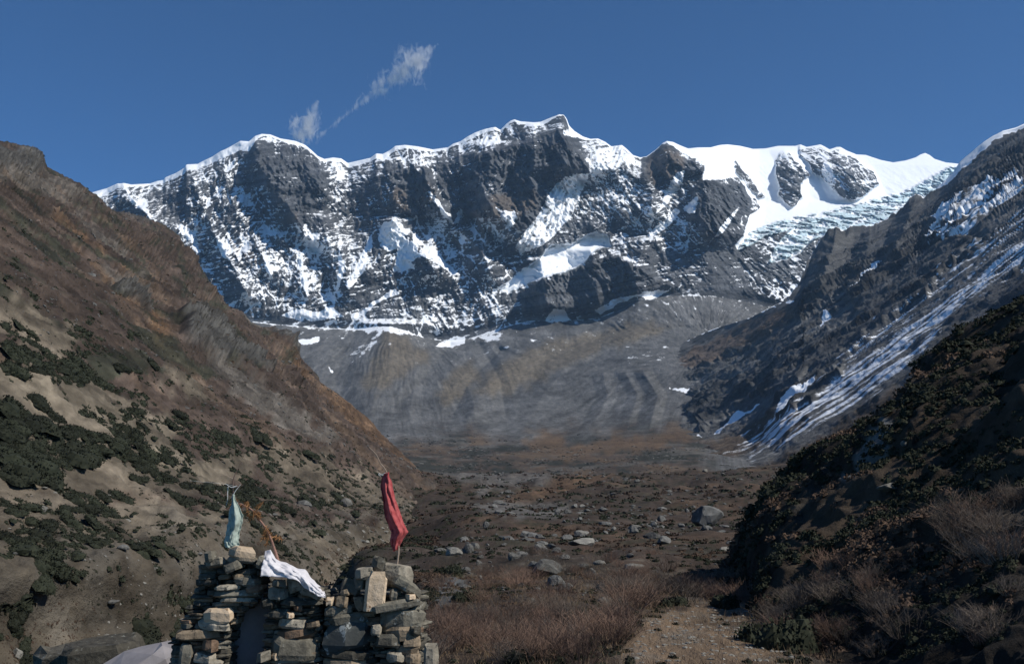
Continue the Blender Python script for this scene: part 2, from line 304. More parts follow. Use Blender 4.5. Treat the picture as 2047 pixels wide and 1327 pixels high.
# snow
cap = lut(U, [(100,14),(187,14),(230,10),(247,6),(300,5),(330,8),(370,13),(400,10),(430,13),(455,17),(480,19),(495,21),(505,16),(515,7),(525,4),(560,4),(580,8),(600,6),(620,5),(640,6),(680,8),(700,10),(740,8),(760,12),(775,10),(790,8),(830,6),(870,5),(900,4),(930,6),(945,10),(960,8),(985,6),(1000,5),(1030,4),(1060,8),(1090,8),(1105,4),(1130,2),(1140,8),(1160,8),(1180,2),(1240,5),(1260,4),(1290,2),(1320,2),(1333,4),(1345,8),(1360,14),(1590,14),(1612,3),(1640,5),(1660,6),(1680,4),(1695,8),(2000,12)])
capm = 1-sstep(.8, 1.15, (V-VT+2.0*pn(U/7, V/7, .3))/np.maximum(cap, .1))
full = mask(U, V, [[(1125,262),(1140,258),(1165,273),(1150,276),(1128,270)],[(855,378),(868,390),(885,415),(900,430),(905,450),(895,445),(880,422),(860,395)],[(903,448),(920,415),(925,430),(910,450)],[(985,405),(1000,420),(1030,420),(1035,435),(1020,455),(1008,440)],
  [(765,445),(785,440),(800,445),(820,470),(810,472),(835,490),(840,510),(820,525),(830,535),(800,545),(785,540),(790,520),(795,500),(775,505),(760,490),(755,470)],[(755,455),(745,470),(745,505),(735,500),(730,540),(715,560),(695,580),(690,570),(710,540),(725,500),(740,470)],
  [(350,450),(372,452),(385,465),(400,490),(380,485),(365,470)],[(390,500),(425,515),(400,500),(385,480)],[(430,478),(450,485),(455,510),(465,525),(445,515)],[(525,500),(545,520),(548,560),(530,540)],[(595,505),(605,510),(608,545),(620,570),(613,590),(605,570),(598,540),(590,520)],[(640,480),(650,495),(640,510),(620,570),(612,590),(618,560),(632,520)],[(680,490),(690,540),(680,570),(668,590),(672,560)],
  [(562,632),(580,622),(610,618),(635,625),(660,612),(690,632),(660,640),(600,642)],[(700,630),(730,615),(755,600),(790,575),(800,585),(760,605),(730,625),(705,640)],[(243,364),(252,370),(262,390),(290,415),(310,440),(330,455),(320,450),(290,425),(265,405),(255,385)],[(275,400),(290,395),(295,410),(285,415)],[(182,384),(215,372),(230,368),(215,390),(200,396)],
  [(1330,440),(1350,415),(1360,425),(1340,450),(1300,475),(1290,470)],[(1350,345),(1370,340),(1360,370),(1330,410),(1310,430),(1330,390)],[(1450,440),(1478,412),(1470,430),(1440,470),(1425,475)],[(1385,395),(1395,390),(1390,425),(1375,430),(1365,420)],[(1645,325),(1660,325),(1668,345),(1662,368),(1650,360),(1642,345)],
  [(890,680),(905,674),(930,672),(930,690),(900,695),(865,692)],[(590,678),(640,674),(635,686),(595,690)],[(1088,642),(1105,617),(1130,622),(1144,640),(1110,647)],[(1270,590),(1300,580),(1340,582),(1300,600)],[(835,510),(860,520),(900,545),(920,555),(915,548),(870,500),(850,500)],[(655,730),(663,738),(668,750),(658,744)],[(1335,776),(1370,775),(1395,778),(1392,786),(1370,784)],[(1185,620),(1240,592),(1290,588),(1240,605),(1200,630)]], 3, 1, 5.)
half = mask(U, V, [[(650,370),(680,340),(705,340),(730,350),(720,365),(700,375),(680,400),(660,420),(640,415),(630,400)],[(820,315),(840,335),(850,350),(830,345),(815,335)],[(870,590),(920,580),(960,578),(1010,572),(1000,590),(950,610),(900,615),(860,610)],[(850,500),(900,490),(930,510),(930,560),(890,555),(860,530)],[(340,455),(430,470),(520,480),(600,500),(700,480),(740,520),(700,600),(600,610),(500,600),(400,540)],[(520,450),(570,450),(560,500),(530,500)],[(1185,355),(1230,340),(1290,345),(1300,385),(1250,400),(1200,400)],[(700,705),(760,660),(772,650),(745,690),(718,722),(695,728)],[(1240,720),(1300,695),(1350,690),(1330,720),(1260,725)],[(560,650),(700,640),(900,600),(1000,600),(1000,680),(850,670),(700,660)]], 8, 4, 8.)
dust = .315-.22*steep-.12*sstep(1380, 1450, U)*(T < .6)
fine = fbm(Wx/26, Wz/26, 12.2, 5, .72)
gul = -ridged(wu/95+Wz/300, Wz/260, 4.4, 3, .55)
ph = ((dipz+12*fbm(Wx/70, Wz/70, 2.7, 3))/33) % 1; ph2 = ((dipz*.97+9*fbm(Wx/50, Wz/50, 5.7, 3))/14.5) % 1
thin = (np.exp(-((ph-.5)/.10)**2)+.6*np.exp(-((ph2-.5)/.16)**2))*np.clip(.25+1.3*fbm(Wx/85, Wz/60, 8.3, 3), 0, 1.1)
strata = fbm(dipz/7.5, Wx/110, 4.2, 3, .65)
snow = dust-.05+.15*fine+.55*(nrm[..., 2]-.52)+.05*gul+.14*half+.19*strata+(.42-.20*steep)*gline+.30*thin
snow = np.where(V > VM, .13+.25*np.exp(-tb/.06)*(half+.3)+.2*fanw*fbm(ang*34, lr*4, 2.2, 4, .65)+.26*fbm(Wx/38, Yd/90, 3.2, 4, .7)+.26*half-.55*tb+.05*groove, snow)
snow = np.maximum.reduce([snow, capm, full*(.80+.30*fine), snowfield, hang*(.85+.2*fine), flut*(.66+.3*fine)])
snow = snow-.75*ice*sstep(.15, .6, .5*cells(wx1/30, wz1/15+.4*Wx/30, 9)+.5*cells(wx1/62+.3*Wz/62, wz1/30, 3))
# colours: banded grey rock, brown and tan strata, moraine gravels
rock = np.ones(U.shape+(3,))*np.array([.088, .093, .100])
band = fbm(dipz/22, Wx/900, 1.5, 4, .6)
rock *= np.clip(1+.6*band-.25*np.exp(-((ph2-.1)/.12)**2), .3, 2)[..., None]
tan = mask(U, V, [[(530,420),(600,430),(580,455),(500,455)],[(760,390),(800,380),(830,420),(780,430)],[(830,360),(860,370),(880,410),(840,420)],[(920,430),(1000,400),(1010,450),(960,490),(900,480)],[(980,390),(1070,380),(1075,420),(1000,430)],[(1290,318),(1335,288),(1372,320),(1370,345),(1300,370)],[(440,470),(520,500),(540,550),(480,510)],[(1100,360),(1160,335),(1130,355),(1105,375)]], 10, 8, 2.)
rock = mixc(rock, (.135, .108, .082), .65*tan)
rock = mixc(rock, (.60, .74, .79), np.clip(1.3*ice+.6*hang, 0, 1))
mc = np.ones(U.shape+(3,))*np.array([.082, .083, .083])*(1+.3*fbm(Wx/90, Yd/260, 5.5, 4, .6)+.42*fanw*fbm(ang*34, lr*4, 2.2, 4, .65)+.3*(1-fanw)*fbm(ang2*30+2*fbm(U/70, V/70, 1.2, 2), lr2*4, 3.2, 4, .65)+.22*groove*np.exp(-tb))[..., None]
tanm = mask(U, V, [[(770,660),(785,648),(830,690),(860,720),(800,760),(740,790),(720,760),(750,710)],[(1000,720),(1080,690),(1200,660),(1300,640),(1340,660),(1200,700),(1080,760),(980,800),(940,790)],[(880,760),(950,720),(960,760),(880,820)]], 14, 14, 4.)
mc = mixc(mc, (.118, .100, .074), .8*tanm)
veg = mask(U, V, [[(760,900),(900,868),(1020,880),(1150,860),(1400,850),(1420,960),(700,1010)]], 34, 45, 6.)
mc *= (1+.3*pn(Wx/16, Yd/30, 1.7)+.2*pn(Wx/9, Yd/14, 4.7))[..., None]
mott = fbm(Wx/70, Yd/210, 6.3, 5, .7)
vc = mixc(np.ones(U.shape+(3,))*np.array([.060, .045, .034]), (.024, .025, .019), sstep(.0, .35, mott)); vc = mixc(vc, (.105, .098, .088), sstep(.15, .5, fbm(Wx/110+5, Yd/160, 2.3, 4, .65))*.7); vc = mixc(vc, (.11, .075, .046), sstep(.2, .6, -mott)*.8)
mc = mc+(vc-mc)*(.9*veg)[..., None]
mc = mixc(mc, (.115, .075, .045), .7*mask(U, V, [[(1040,872),(1100,868),(1130,885),(1100,905),(1060,900)],[(1080,900),(1200,880),(1340,862),(1400,850),(1380,880),(1240,905),(1130,920)]], 10, 8, 6.))
alb = np.clip(np.where((V > VM)[..., None], mc, rock), .02, .8)
m_mtn = terrain_mat('mountain_rock_and_snow', [30., 160.], .42, 1.0, 14.0, 22.)
m_mor = terrain_mat('moraine_gravel', [26., 130.], .28, .8, 6.0, 14., fall=(1, .3, .6))
bk = np.stack([P[0]+np.array([0, 500*k, -420*k]) for k in (3, 1)])
Pm = np.concatenate([bk, P[:nA]]); am = np.concatenate([alb[:1], alb[:1], alb[:nA]]); sm = np.concatenate([snow[:1], snow[:1], snow[:nA]])
terrain('mountain', Pm, am, sm, m_mtn, 'high grey rock wall streaked with snow under a corniced ridge')
PB, UB, VB = P[nA-1:], U[nA-1:], V[nA-1:]
terrain('moraine', P[nA-1:], alb[nA-1:], snow[nA-1:], m_mor, 'grey and tan moraine fans below the mountain wall')

# ------------------------------------------------------------------ right massif with its snow streaked scree
CTOP = [(1240,742),(1300,720),(1340,702),(1380,678),(1420,660),(1450,650),(1500,635),(1545,612),(1575,598),(1600,560),(1615,520),(1632,492),(1645,470),(1655,456),(1672,454),(1690,458),(1705,452),(1740,452),(1760,444),(1785,428),(1805,416),(1818,395),(1835,388),(1848,392),(1858,386),(1885,366),(1905,345),(1920,322),(1935,310),(1950,297),(1965,285),(1985,272),(2005,262),(2030,256),(2047,248),(2120,225),(2350,140)]
uu = np.concatenate([np.arange(1240, 2060, 1.75), np.arange(2060, 2350, 6.)]); nv = 310
vt = lut(uu, CTOP)+sstep(1540, 1600, uu)*(1-sstep(1870, 1910, uu))*(5*fbm(uu/17, uu*0+.4, .3, 3, .6)); vb = lut(uu, [(1240,830),(1300,860),(1360,915),(1420,985),(1500,1010),(2120,1010)])
t = np.linspace(0, 1, nv)[:, None]; U = np.broadcast_to(uu, (nv, len(uu))).copy(); V = vt+(vb-vt)*t
dx, dz = pdir(U, V); TS = .74
den = TS*dx-dz; sp = .02*np.log1p(np.exp(np.clip(den/.02, -30, 30)))
capC = lut(uu, [(1240,4300),(1300,3700),(1350,3250),(1420,3000),(1600,3300),(1850,3900),(2200,3900)]); capC = np.convolve(np.pad(capC, 30, mode='edge'), np.hanning(63)[1:-1]/np.hanning(63).sum(), 'valid')
wB = 1-sstep(1300, 1600, U); Yd = 1/((1-wB)*(sp/190+1/capC)+wB/(moraine_dist(U, V)*(lut(U, [(1240,1.05),(1330,1.03),(1430,.97),(1700,.92)])+.08*sstep(.8, 1, t))))
Wx, Wz = dx*Yd, dz*Yd; al = np.hypot(Wx, Wz)
rk = mask(U, V, [[(1330,720),(1400,668),(1470,648),(1550,625),(1600,600),(1640,580),(1700,560),(1640,620),(1560,660),(1470,710),(1400,735),(1330,735)],[(1375,820),(1410,785),(1470,760),(1540,720),(1600,690),(1680,650),(1760,600),(1850,540),(1900,500),(1850,590),(1780,640),(1700,690),(1620,740),(1540,790),(1470,815),(1390,850)],[(1525,830),(1560,790),(1640,750),(1690,730),(1650,780),(1600,810),(1555,835)],[(1460,640),(1500,610),(1560,570),(1600,540),(1640,490),(1655,450),(1700,450),(1760,440),(1810,405),(1835,380),(1870,366),(1920,315),(1985,268),(2120,220),(2120,330),(1990,390),(1920,440),(1860,490),(1780,540),(1700,580),(1620,610)],[(1690,560),(1780,520),(1880,480),(1960,470),(1900,540),(1800,600),(1720,640)],[(1405,690+155),(1460,800),(1500,790),(1440,835),(1400,860)]], 9, 3, 1.)
ribs = sstep(.0, .22, fbm(Yd/150+al/900, al/620, 3.7, 4, .6))*(1-sstep(780, 900, V))
rk = np.maximum(rk*(.45+.55*ribs), .45*ribs*(1-mask(U, V, [[(1400,945),(1500,870),(1620,790),(1720,690),(1820,600),(1900,530),(2060,420),(2060,530),(1900,640),(1850,705),(1750,795),(1600,885),(1480,935)]], 10, 6, 2.)))
R = spur(U, V, [(1835,388),(1812,450),(1790,520)], 150, 30, 45)+spur(U, V, [(1675,452),(1660,520),(1640,600)], 150, 40, 50)+spur(U, V, [(1740,450),(1735,520),(1700,590)], 90, 30, 40)+spur(U, V, [(1985,270),(1930,380),(1880,470)], 160, 60, 120)
rid = ridged(Wx/150+Wz/200, Yd/260, Wz/170, 5, .55)
Ydd = Yd-R*np.minimum(1, .2+.05*(V-vt))
P = np.stack([dx*Ydd, Ydd, EYE+dz*Ydd], -1)
k_ = Yd/1500.; crag = ridged(Wx/75+.5, Yd/110, Wz/75, 4, .5)+.5*fbm(Yd/60+Wx/50, Wz/40, 3.1, 3, .5)
disp = rk*k_*(3+7.5*crag)+k_*5*fbm(Wx/60, Yd/90, Wz/60, 4, .55)+k_*.9*fbm(Wx/8, Yd/9, Wz/8, 2)
disp *= np.clip(.02+.011*(V-vt), 0, 1)*sstep(1250, 1400, U)
P = P+disp[..., None]*np.array([-.55, -.3, .74])
streakreg = mask(U, V, [[(1400,945),(1500,860),(1600,785),(1700,690),(1800,600),(1900,510),(2060,400),(2060,530),(1900,640),(1850,705),(1750,795),(1600,885),(1480,935)]], 14, 10, 3.)
st2 = mask(U, V, [[(1860,470),(1900,410),(1960,375),(2040,345),(2050,380),(1980,420),(1920,470),(1850,500)]], 8, 3, 4.)
sn = fbm(Yd/17+al/260, al/620, .4, 2, .6)
broken = fbm(Yd/16, al/34, 7., 2)
snow = .05+streakreg*(1-.45*sstep(850, 930, V))*(.36+.42*sn+.26*broken)+st2*(.5+.5*sn)+.10*fbm(Wx/30, Yd/40, Wz/30, 3)
snow = np.maximum(snow, .95*mask(U, V, [[(1362,674),(1400,652),(1460,627),(1510,609),(1530,603),(1556,612),(1520,622),(1470,642),(1420,662)],[(1568,606),(1580,600),(1596,602),(1580,612)],[(1370,892),(1395,868),(1402,872),(1380,892)],[(1424,867),(1480,827),(1522,805),(1510,817),(1440,866)],[(1553,830),(1563,803),(1640,752),(1600,800)],[(1858,442),(1885,410),(1912,404),(1884,444)],[(1700,585),(1740,540),(1770,520),(1735,565)],[(1640,650),(1655,625),(1662,632),(1640,655)]], 2, 1, 6.))
snow -= .35*rk*(snow < .9)*(1-st2)
snow = np.maximum(snow, (1-sstep(.8, 1.2, (V-vt+5*pn(U/9, V/9, .3))/np.maximum(.1, lut(U, [(1240,0),(1870,0),(1895,16),(1930,22),(1970,18),(2010,10),(2047,7),(2120,8)])))))
snow += .45*mask(U, V, [[(1980,300),(2120,260),(2120,340),(2000,350)]], 8, 4)*(fbm(Wx/30, Yd/60, Wz/20, 3)+.15)
alb = np.ones(U.shape+(3,))*np.array([.118, .119, .118])*(1+.35*fbm(Yd/40, al/200, .2, 4, .6))[..., None]
alb = mixc(alb, (.050, .051, .052), rk*(.6+.4*sstep(-.5, .8, rid)))
alb = mixc(alb, (.13, .085, .055), .55*mask(U, V, [[(1330,735),(1400,690),(1500,640),(1600,610),(1580,650),(1450,720),(1380,740)]], 10, 4))
alb = mixc(alb, (.085, .058, .037), .8*mask(U, V, [[(1340,915),(1420,885),(1530,830),(1600,820),(1620,840),(1500,905),(1400,945)],[(1480,960),(1620,880),(1740,810),(1800,780),(1800,900),(1500,1010)]], 16, 12, 7.))
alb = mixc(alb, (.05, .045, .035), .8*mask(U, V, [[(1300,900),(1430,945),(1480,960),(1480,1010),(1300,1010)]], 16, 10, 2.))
m_scr = terrain_mat('scree_and_crag', [10., 55.], .45, .9, 5., 6.)
bk = np.stack([P[0]+np.array([250*k, 300*k, -300*k]) for k in (3, 1)])
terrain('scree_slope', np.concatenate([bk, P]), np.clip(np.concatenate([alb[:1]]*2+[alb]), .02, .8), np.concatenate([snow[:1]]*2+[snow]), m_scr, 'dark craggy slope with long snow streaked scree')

# ------------------------------------------------------------------ left hillside
DTOP = [(-400,150),(-80,272),(0,282),(20,290),(55,292),(76,300),(92,335),(105,343),(140,358),(165,370),(190,392),(220,420),(260,430),(330,452),(360,475),(385,520),(420,570),(450,610),(480,625),(510,650),(540,655),(575,670),(592,692),(596,708),(610,728),(640,765),(680,795),(720,830),(750,860),(790,895),(830,935),(870,970),(900,990),(960,1030),(1010,1068)]
uu = np.concatenate([np.arange(-400, -10, 8.), np.arange(-10, 1006, 2.1)]); nv = 350
vt = lut(uu, DTOP); vb = lut(uu, [(-80,1440),(400,1440),(700,1330),(1010,1120)])
t = np.linspace(0, 1, nv)[:, None]; U = np.broadcast_to(uu, (nv, len(uu))).copy(); V = vt+(vb-vt)*t
dx, dz = pdir(U, V); TS = .78
den = -TS*dx-dz; sp = .02*np.log1p(np.exp(np.clip(den/.02, -30, 30)))
Yd = 1/(sp/33+1/1500.)
# the foot eases out into a stony terrace
foot = sstep(985, 1120, V+30*pn(U/120, V/90, .3)+.12*(U-300))
Yd *= 1-.12*foot*(1-sstep(1120, 1300, V))
P = np.stack([dx*Yd, Yd, EYE+dz*Yd], -1); X_, Y_, Z_ = P[..., 0], P[..., 1], P[..., 2]
ef = np.minimum(1, .2+.02*(V-vt))
rocks_d = mask(U, V, [[(-80,290),(80,300),(82,345),(-80,340)],[(345,640),(400,655),(470,720),(460,740),(400,720),(355,690)],[(210,380),(250,400),(300,440),(290,450),(230,420)],[(540,655),(595,690),(590,715),(545,690)],[(420,690),(520,740),(530,770),(440,730)],[(215,560),(270,590),(300,640),(260,620)]], 8, 3, 1.)
big = np.minimum(Y_, 900)/100.
disp = ef*(big*1.5*fbm(X_/60, Y_/110, Z_/60, 3)+.9*fbm(X_/14, Y_/22, Z_/14, 3)+.35*ridged(X_/4+Y_/9, Y_/7, Z_/4, 3)*np.minimum(1, 150/Y_))
disp += rocks_d*np.where(V < 350, .35, 1.)*ef*big*(.4+.9*ridged(X_/22, Y_/30, Z_/9, 5, .65))+ef*big*.42*ridged(X_/16, Y_/24, Z_/11, 5, .65)
disp += foot*.5*fbm(X_/6, Y_/7, Z_/6, 3)
P = P+disp[..., None]*np.array([.6, -.1, .78])
PD, UD, VD = P, U, V
nD = normals(P)
veg = fbm(X_/40+3, Y_/70, Z_/40, 4, .6)
strk = fbm((Y_+.4*X_)/26, Z_/160, X_/160, 4, .6)
alb = np.ones(U.shape+(3,))*np.array([.066, .049, .039])                 # brown heath
sand = mask(U, V, [[(30,655),(110,650),(150,690),(110,730),(40,720)],[(-80,740),(60,760),(180,770),(250,800),(300,830),(350,850),(330,900),(400,930),(470,900),(510,900),(500,950),(420,1000),(250,1010),(60,1010),(-80,1000)],[(500,880),(640,930),(720,960),(800,1000),(850,1050),(700,1030),(560,990)],[(330,740),(420,800),(400,820),(330,780)],[(-80,1010),(300,1020),(600,1060),(900,1060),(960,1120),(900,1300),(-80,1440)],[(-80,600),(60,600),(100,660),(-80,680)]], 22, 8, 2.)
alb = mixc(alb, (.150, .126, .093), np.clip(sand*(.85+.3*veg), 0, 1))
grey = mask(U, V, [[(400,710),(450,740),(520,790),(580,840),(640,890),(680,905),(640,905),(560,860),(480,800),(420,750)],[(190,530),(260,560),(290,600),(240,590)],[(430,590),(470,610),(540,660),(520,670)],[(150,420),(260,520),(230,510),(140,430)],[(-80,300),(120,360),(180,410),(120,400),(-80,350)]], 12, 5, 3.)
alb = mixc(alb, (.125, .115, .10), .7*grey)
orange = mask(U, V, [[(190,530),(240,560),(300,620),(345,680),(330,690),(280,650),(220,590)],[(100,420),(190,500),(210,540),(120,470)],[(640,765),(720,830),(790,895),(870,970),(940,1020),(900,1010),(800,930),(700,850),(630,790)],[(620,760),(560,700),(600,770)],[(290,640),(340,660),(330,700),(300,690)]], 16, 6, 4.)
alb = mixc(alb, (.16, .092, .046), np.clip(orange*(.35+.8*strk), 0, .8))
alb = mixc(alb, (.12, .084, .058), np.clip(.6*sstep(.15, .7, strk)*(1-sand), 0, 1))
alb = mixc(alb, (.028, .034, .022), np.clip(sstep(.12, .45, fbm(X_/17, Y_/30, Z_/17, 3, .6))*(1-sand)*(1-grey)*.75*(VD < 760), 0, 1))
alb = mixc(alb, (.075, .073, .068), rocks_d)
alb *= (.84*np.exp(.55*fbm(X_/11, Y_/20, Z_/11, 5, .78)))[..., None]
alb *= (1-.18*foot)[..., None]
alb = mixc(alb, (.13, .118, .098), .5*foot*sstep(-.2, .5, fbm(X_/5, Y_/6, Z_/5, 3)))
m_hill = terrain_mat('hillside_heath_and_sand', [6., 40.], .5, .9, 1.6, 2., fall=(1, .75, 1))
bk = np.stack([P[0]+np.array([-120*k, 160*k, -60*k]) for k in (3, 1)])
terrain('hillside', np.concatenate([bk, P]), np.clip(np.concatenate([alb[:1]]*2+[alb]), .015, .8), np.zeros((nv+2, len(uu))), m_hill, 'steep brown hillside with sandy patches, left of the valley')

# ------------------------------------------------------------------ near bank on the right
ETOP = [(1330,1015),(1380,985),(1420,968),(1500,938),(1560,915),(1620,885),(1700,850),(1740,822),(1790,790),(1840,752),(1852,715),(1880,690),(1950,645),(2000,615),(2047,588),(2180,520),(3000,200)]
uu = np.concatenate([np.arange(1330, 2080, 2.8), np.arange(2080, 3000, 10.)]); nv = 290
vt = lut(uu, ETOP)+lut(uu, [(1330,46),(1500,40),(1700,24),(1850,10),(2180,8)]); vb = lut(uu, [(1330,1250),(1450,1330),(1600,1500),(2180,1700),(3000,1900)])
t = np.linspace(0, 1, nv)[:, None]; U = np.broadcast_to(uu, (nv, len(uu))).copy(); V = vt+(vb-vt)*t
dx, dz = pdir(U, V); TS = .66
den = TS*dx-dz; sp = .02*np.log1p(np.exp(np.clip(den/.02, -30, 30)))
Yd = 1/(sp/4.9+1/330.)
P = np.stack([dx*Yd, Yd, EYE+dz*Yd], -1); X_, Y_, Z_ = P[..., 0], P[..., 1], P[..., 2]
ef = np.minimum(1, .25+.012*(V-vt))
mound = .95*np.abs(fbm(X_/4.5+.6, Y_/7.5, Z_/5, 2))+.35*fbm(X_/9, Y_/16, Z_/9, 2)
disp = ef*(mound*np.minimum(2.2, Y_/22)+.13*ridged(X_/1.3, Y_/1.6, Z_/1.3, 3)+.05*fbm(X_/.35, Y_/.4, Z_/.35, 2))
P = P+disp[..., None]*np.array([-.5, -.12, .85])
P[..., 2] -= 3.6*(1-sstep(1360, 1590, U))*np.clip(Y_/28, .3, 1)
PE, UE, VE = P, U, V
bare = np.clip(sstep(.1, .5, fbm(X_/2.6, Y_/3.4, Z_/2.6, 4, .6)), 0, 1)
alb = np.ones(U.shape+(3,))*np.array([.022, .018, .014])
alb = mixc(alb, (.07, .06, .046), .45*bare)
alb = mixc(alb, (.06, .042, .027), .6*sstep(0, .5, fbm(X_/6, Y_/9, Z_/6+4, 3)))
alb = mixc(alb, (.13, .13, .125), mask(U, V, [[(1690,985),(1740,950),(1800,895),(1815,900),(1770,960),(1715,990)]], 6, 2))
m_bank = terrain_mat('bank_heath', [.9, 5.], .5, .9, .25, 1.)
bk = np.stack([P[0]+np.array([12*k, 14*k, -7*k]) for k in (3, 1)])
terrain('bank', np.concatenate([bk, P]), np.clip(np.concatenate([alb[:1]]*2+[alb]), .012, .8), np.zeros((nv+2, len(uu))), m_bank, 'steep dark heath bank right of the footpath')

# ------------------------------------------------------------------ valley floor and terrace
XE = [(0,-9),(8.9,-8),(9.6,-6),(10.6,-1.6),(12,-1.1),(20,-1.9),(40,-3.6),(55,-7.5),(66,-8.5),(110,-4.5),(180,-5),(380,-16),(700,-30),(2400,-60)]
DROP = [(0,9),(100,9),(200,6),(400,3),(700,0),(2400,0)]
ZB = [(0,0),(12,0),(16.5,0),(33,.05),(66,.1),(110,.55),(180,2.5),(380,11),(700,32.5),(900,46),(1100,55),(1300,56),(1700,56)]
def ground_base(x, y):
    z = lut(y, ZB)
    xe = lut(y, XE)+1.2*np.minimum(1, y/20)*pn(x*0+.3, y/7., 2.2); w = np.maximum(1.2, y*.05)
    z = z-lut(y, DROP)*sstep(0, 1, (xe-x)/w/2.2)
    z = z+.10*np.maximum(0, x-lut(y, [(0,4),(20,5),(60,14),(200,40),(700,120),(1200,200)]))
    return z
def ground_z(x, y):
    x, y = np.asarray(x, float), np.asarray(y, float)
    s = np.minimum(1, (y/40.)**1.0)
    z = ground_base(x, y)+.05*fbm(x/1.1, y/1.3, .5, 3)+s*.5*fbm(x/7, y/11, 1.5, 3)+np.minimum(y/300., 3)*2.4*fbm(x/30, y/55, 2.5, 3)*sstep(30, 140, y)*(1-.7*sstep(500, 1000, y))+np.minimum(y/900, 2)*4*fbm(x/90, y/160, 5.5, 3)*sstep(250, 700, y)*(1-.7*sstep(700, 1000, y))
    return z
nu_, ny_ = 390, 350
az = np.linspace(-.34, .52, nu_); rr = np.concatenate([np.linspace(1.0, 11, 40)[:-1], np.exp(np.linspace(math.log(11), math.log(1700), ny_-39))])
A, Yg = np.meshgrid(az, rr)
widen = 1+sstep(14, 4, Yg)*1.6
Xg = A*Yg*widen
Zg = ground_z(Xg, Yg)
P = np.stack([Xg, Yg, Zg], -1); PF = P; UF, VF = topx(P)
n1 = fbm(Xg/5, Yg/8, .3, 4, .6); n2 = fbm(Xg/40, Yg/70, .9, 4, .6); n3 = fbm(Xg/1.2, Yg/1.6, 3.3, 3, .6)
alb = np.ones(P.shape)*np.array([.047, .035, .027])
alb = mixc(alb, (.092, .060, .038), .6*sstep(.0, .6, n2))
alb = mixc(alb, (.036, .034, .022), .75*sstep(.05, .5, n1)*sstep(25, 60, Yg))
pathm = mask(UF, VF, [[(1230,1327),(1290,1240),(1370,1215),(1440,1205),(1520,1195),(1560,1210),(1500,1240),(1540,1260),(1600,1290),(1560,1327)]], 9, 2, 1.)*(Yg > 8)*(Yg < 45)
alb = mixc(alb, (.165, .118, .078), np.clip(pathm*(.9+.3*n3), 0, 1))
strm = mask(UF, VF, [[(860,945),(950,935),(1060,945),(1110,930),(1130,940),(1080,965),(1000,975),(960,990),(940,980),(990,962),(900,958)],[(930,1010),(990,1000),(1050,1010),(1120,1005),(1130,1015),(1080,1035),(1000,1030)],[(1090,1035),(1110,1018),(1140,1003),(1135,1018),(1110,1035)],[(770,905),(850,900),(930,915),(850,915)]], 8, 3, 2.)*(Yg > 90)
alb = mixc(alb, (.12, .117, .112), .6*strm)
alb = mixc(alb, (.125, .075, .042), .55*mask(UF, VF, [[(990,1000),(1080,975),(1180,940),(1260,930),(1300,920),(1200,960),(1100,1000)],[(1040,940),(1120,900),(1300,885),(1380,890),(1200,925)]], 10, 5, 5.)*(Yg > 150))
bankm = mask(UF, VF, [[(868,1180),(905,1150),(935,1150),(925,1190),(890,1235),(855,1240)]], 5, 2)*(Yg > 9)*(Yg < 80)
alb = mixc(alb, (.10, .105, .105), bankm)
alb = mixc(alb, (.13, .115, .095), .5*sstep(.25, .7, n3)*(Yg < 60))
m_floor = terrain_mat('valley_heath', [1.6, 12.], .5, .9, .4, 1., fall=(1, .3, 1))
terrain('valley_floor', P, np.clip(alb, .015, .8), np.zeros(P.shape[:2]), m_floor, 'reddish brown heath of the valley floor with a bare footpath')

#OBJECTS
# ------------------------------------------------------------------ haze: the air between the camera and the range
def haze_box():
    m = bpy.data.materials.new('thin_blue_air'); m.use_nodes = True; t = m.node_tree
    t.nodes.remove(t.nodes['Principled BSDF'])
    pv = t.nodes.new('ShaderNodeVolumePrincipled'); pv.inputs['Density'].default_value = 2.1e-5
    pv.inputs['Color'].default_value = (.42, .68, 1, 1); pv.inputs['Anisotropy'].default_value = 0.1
    t.links.new(pv.outputs[0], t.nodes['Material Output'].inputs['Volume'])
    x0, x1, y0, y1, z0, z1 = -5200, 6200, -300, 9200, -40, 2900
    v = [(x, y, z) for z in (z0, z1) for y in (y0, y1) for x in (x0, x1)]
    f = [(0,2,3,1),(4,5,7,6),(0,1,5,4),(2,6,7,3),(0,4,6,2),(1,3,7,5)]
    tag(add('haze', mesh_py('haze', v, f, m)), 'thin blue air in front of the far range', None, None, 'stuff')
haze_box()

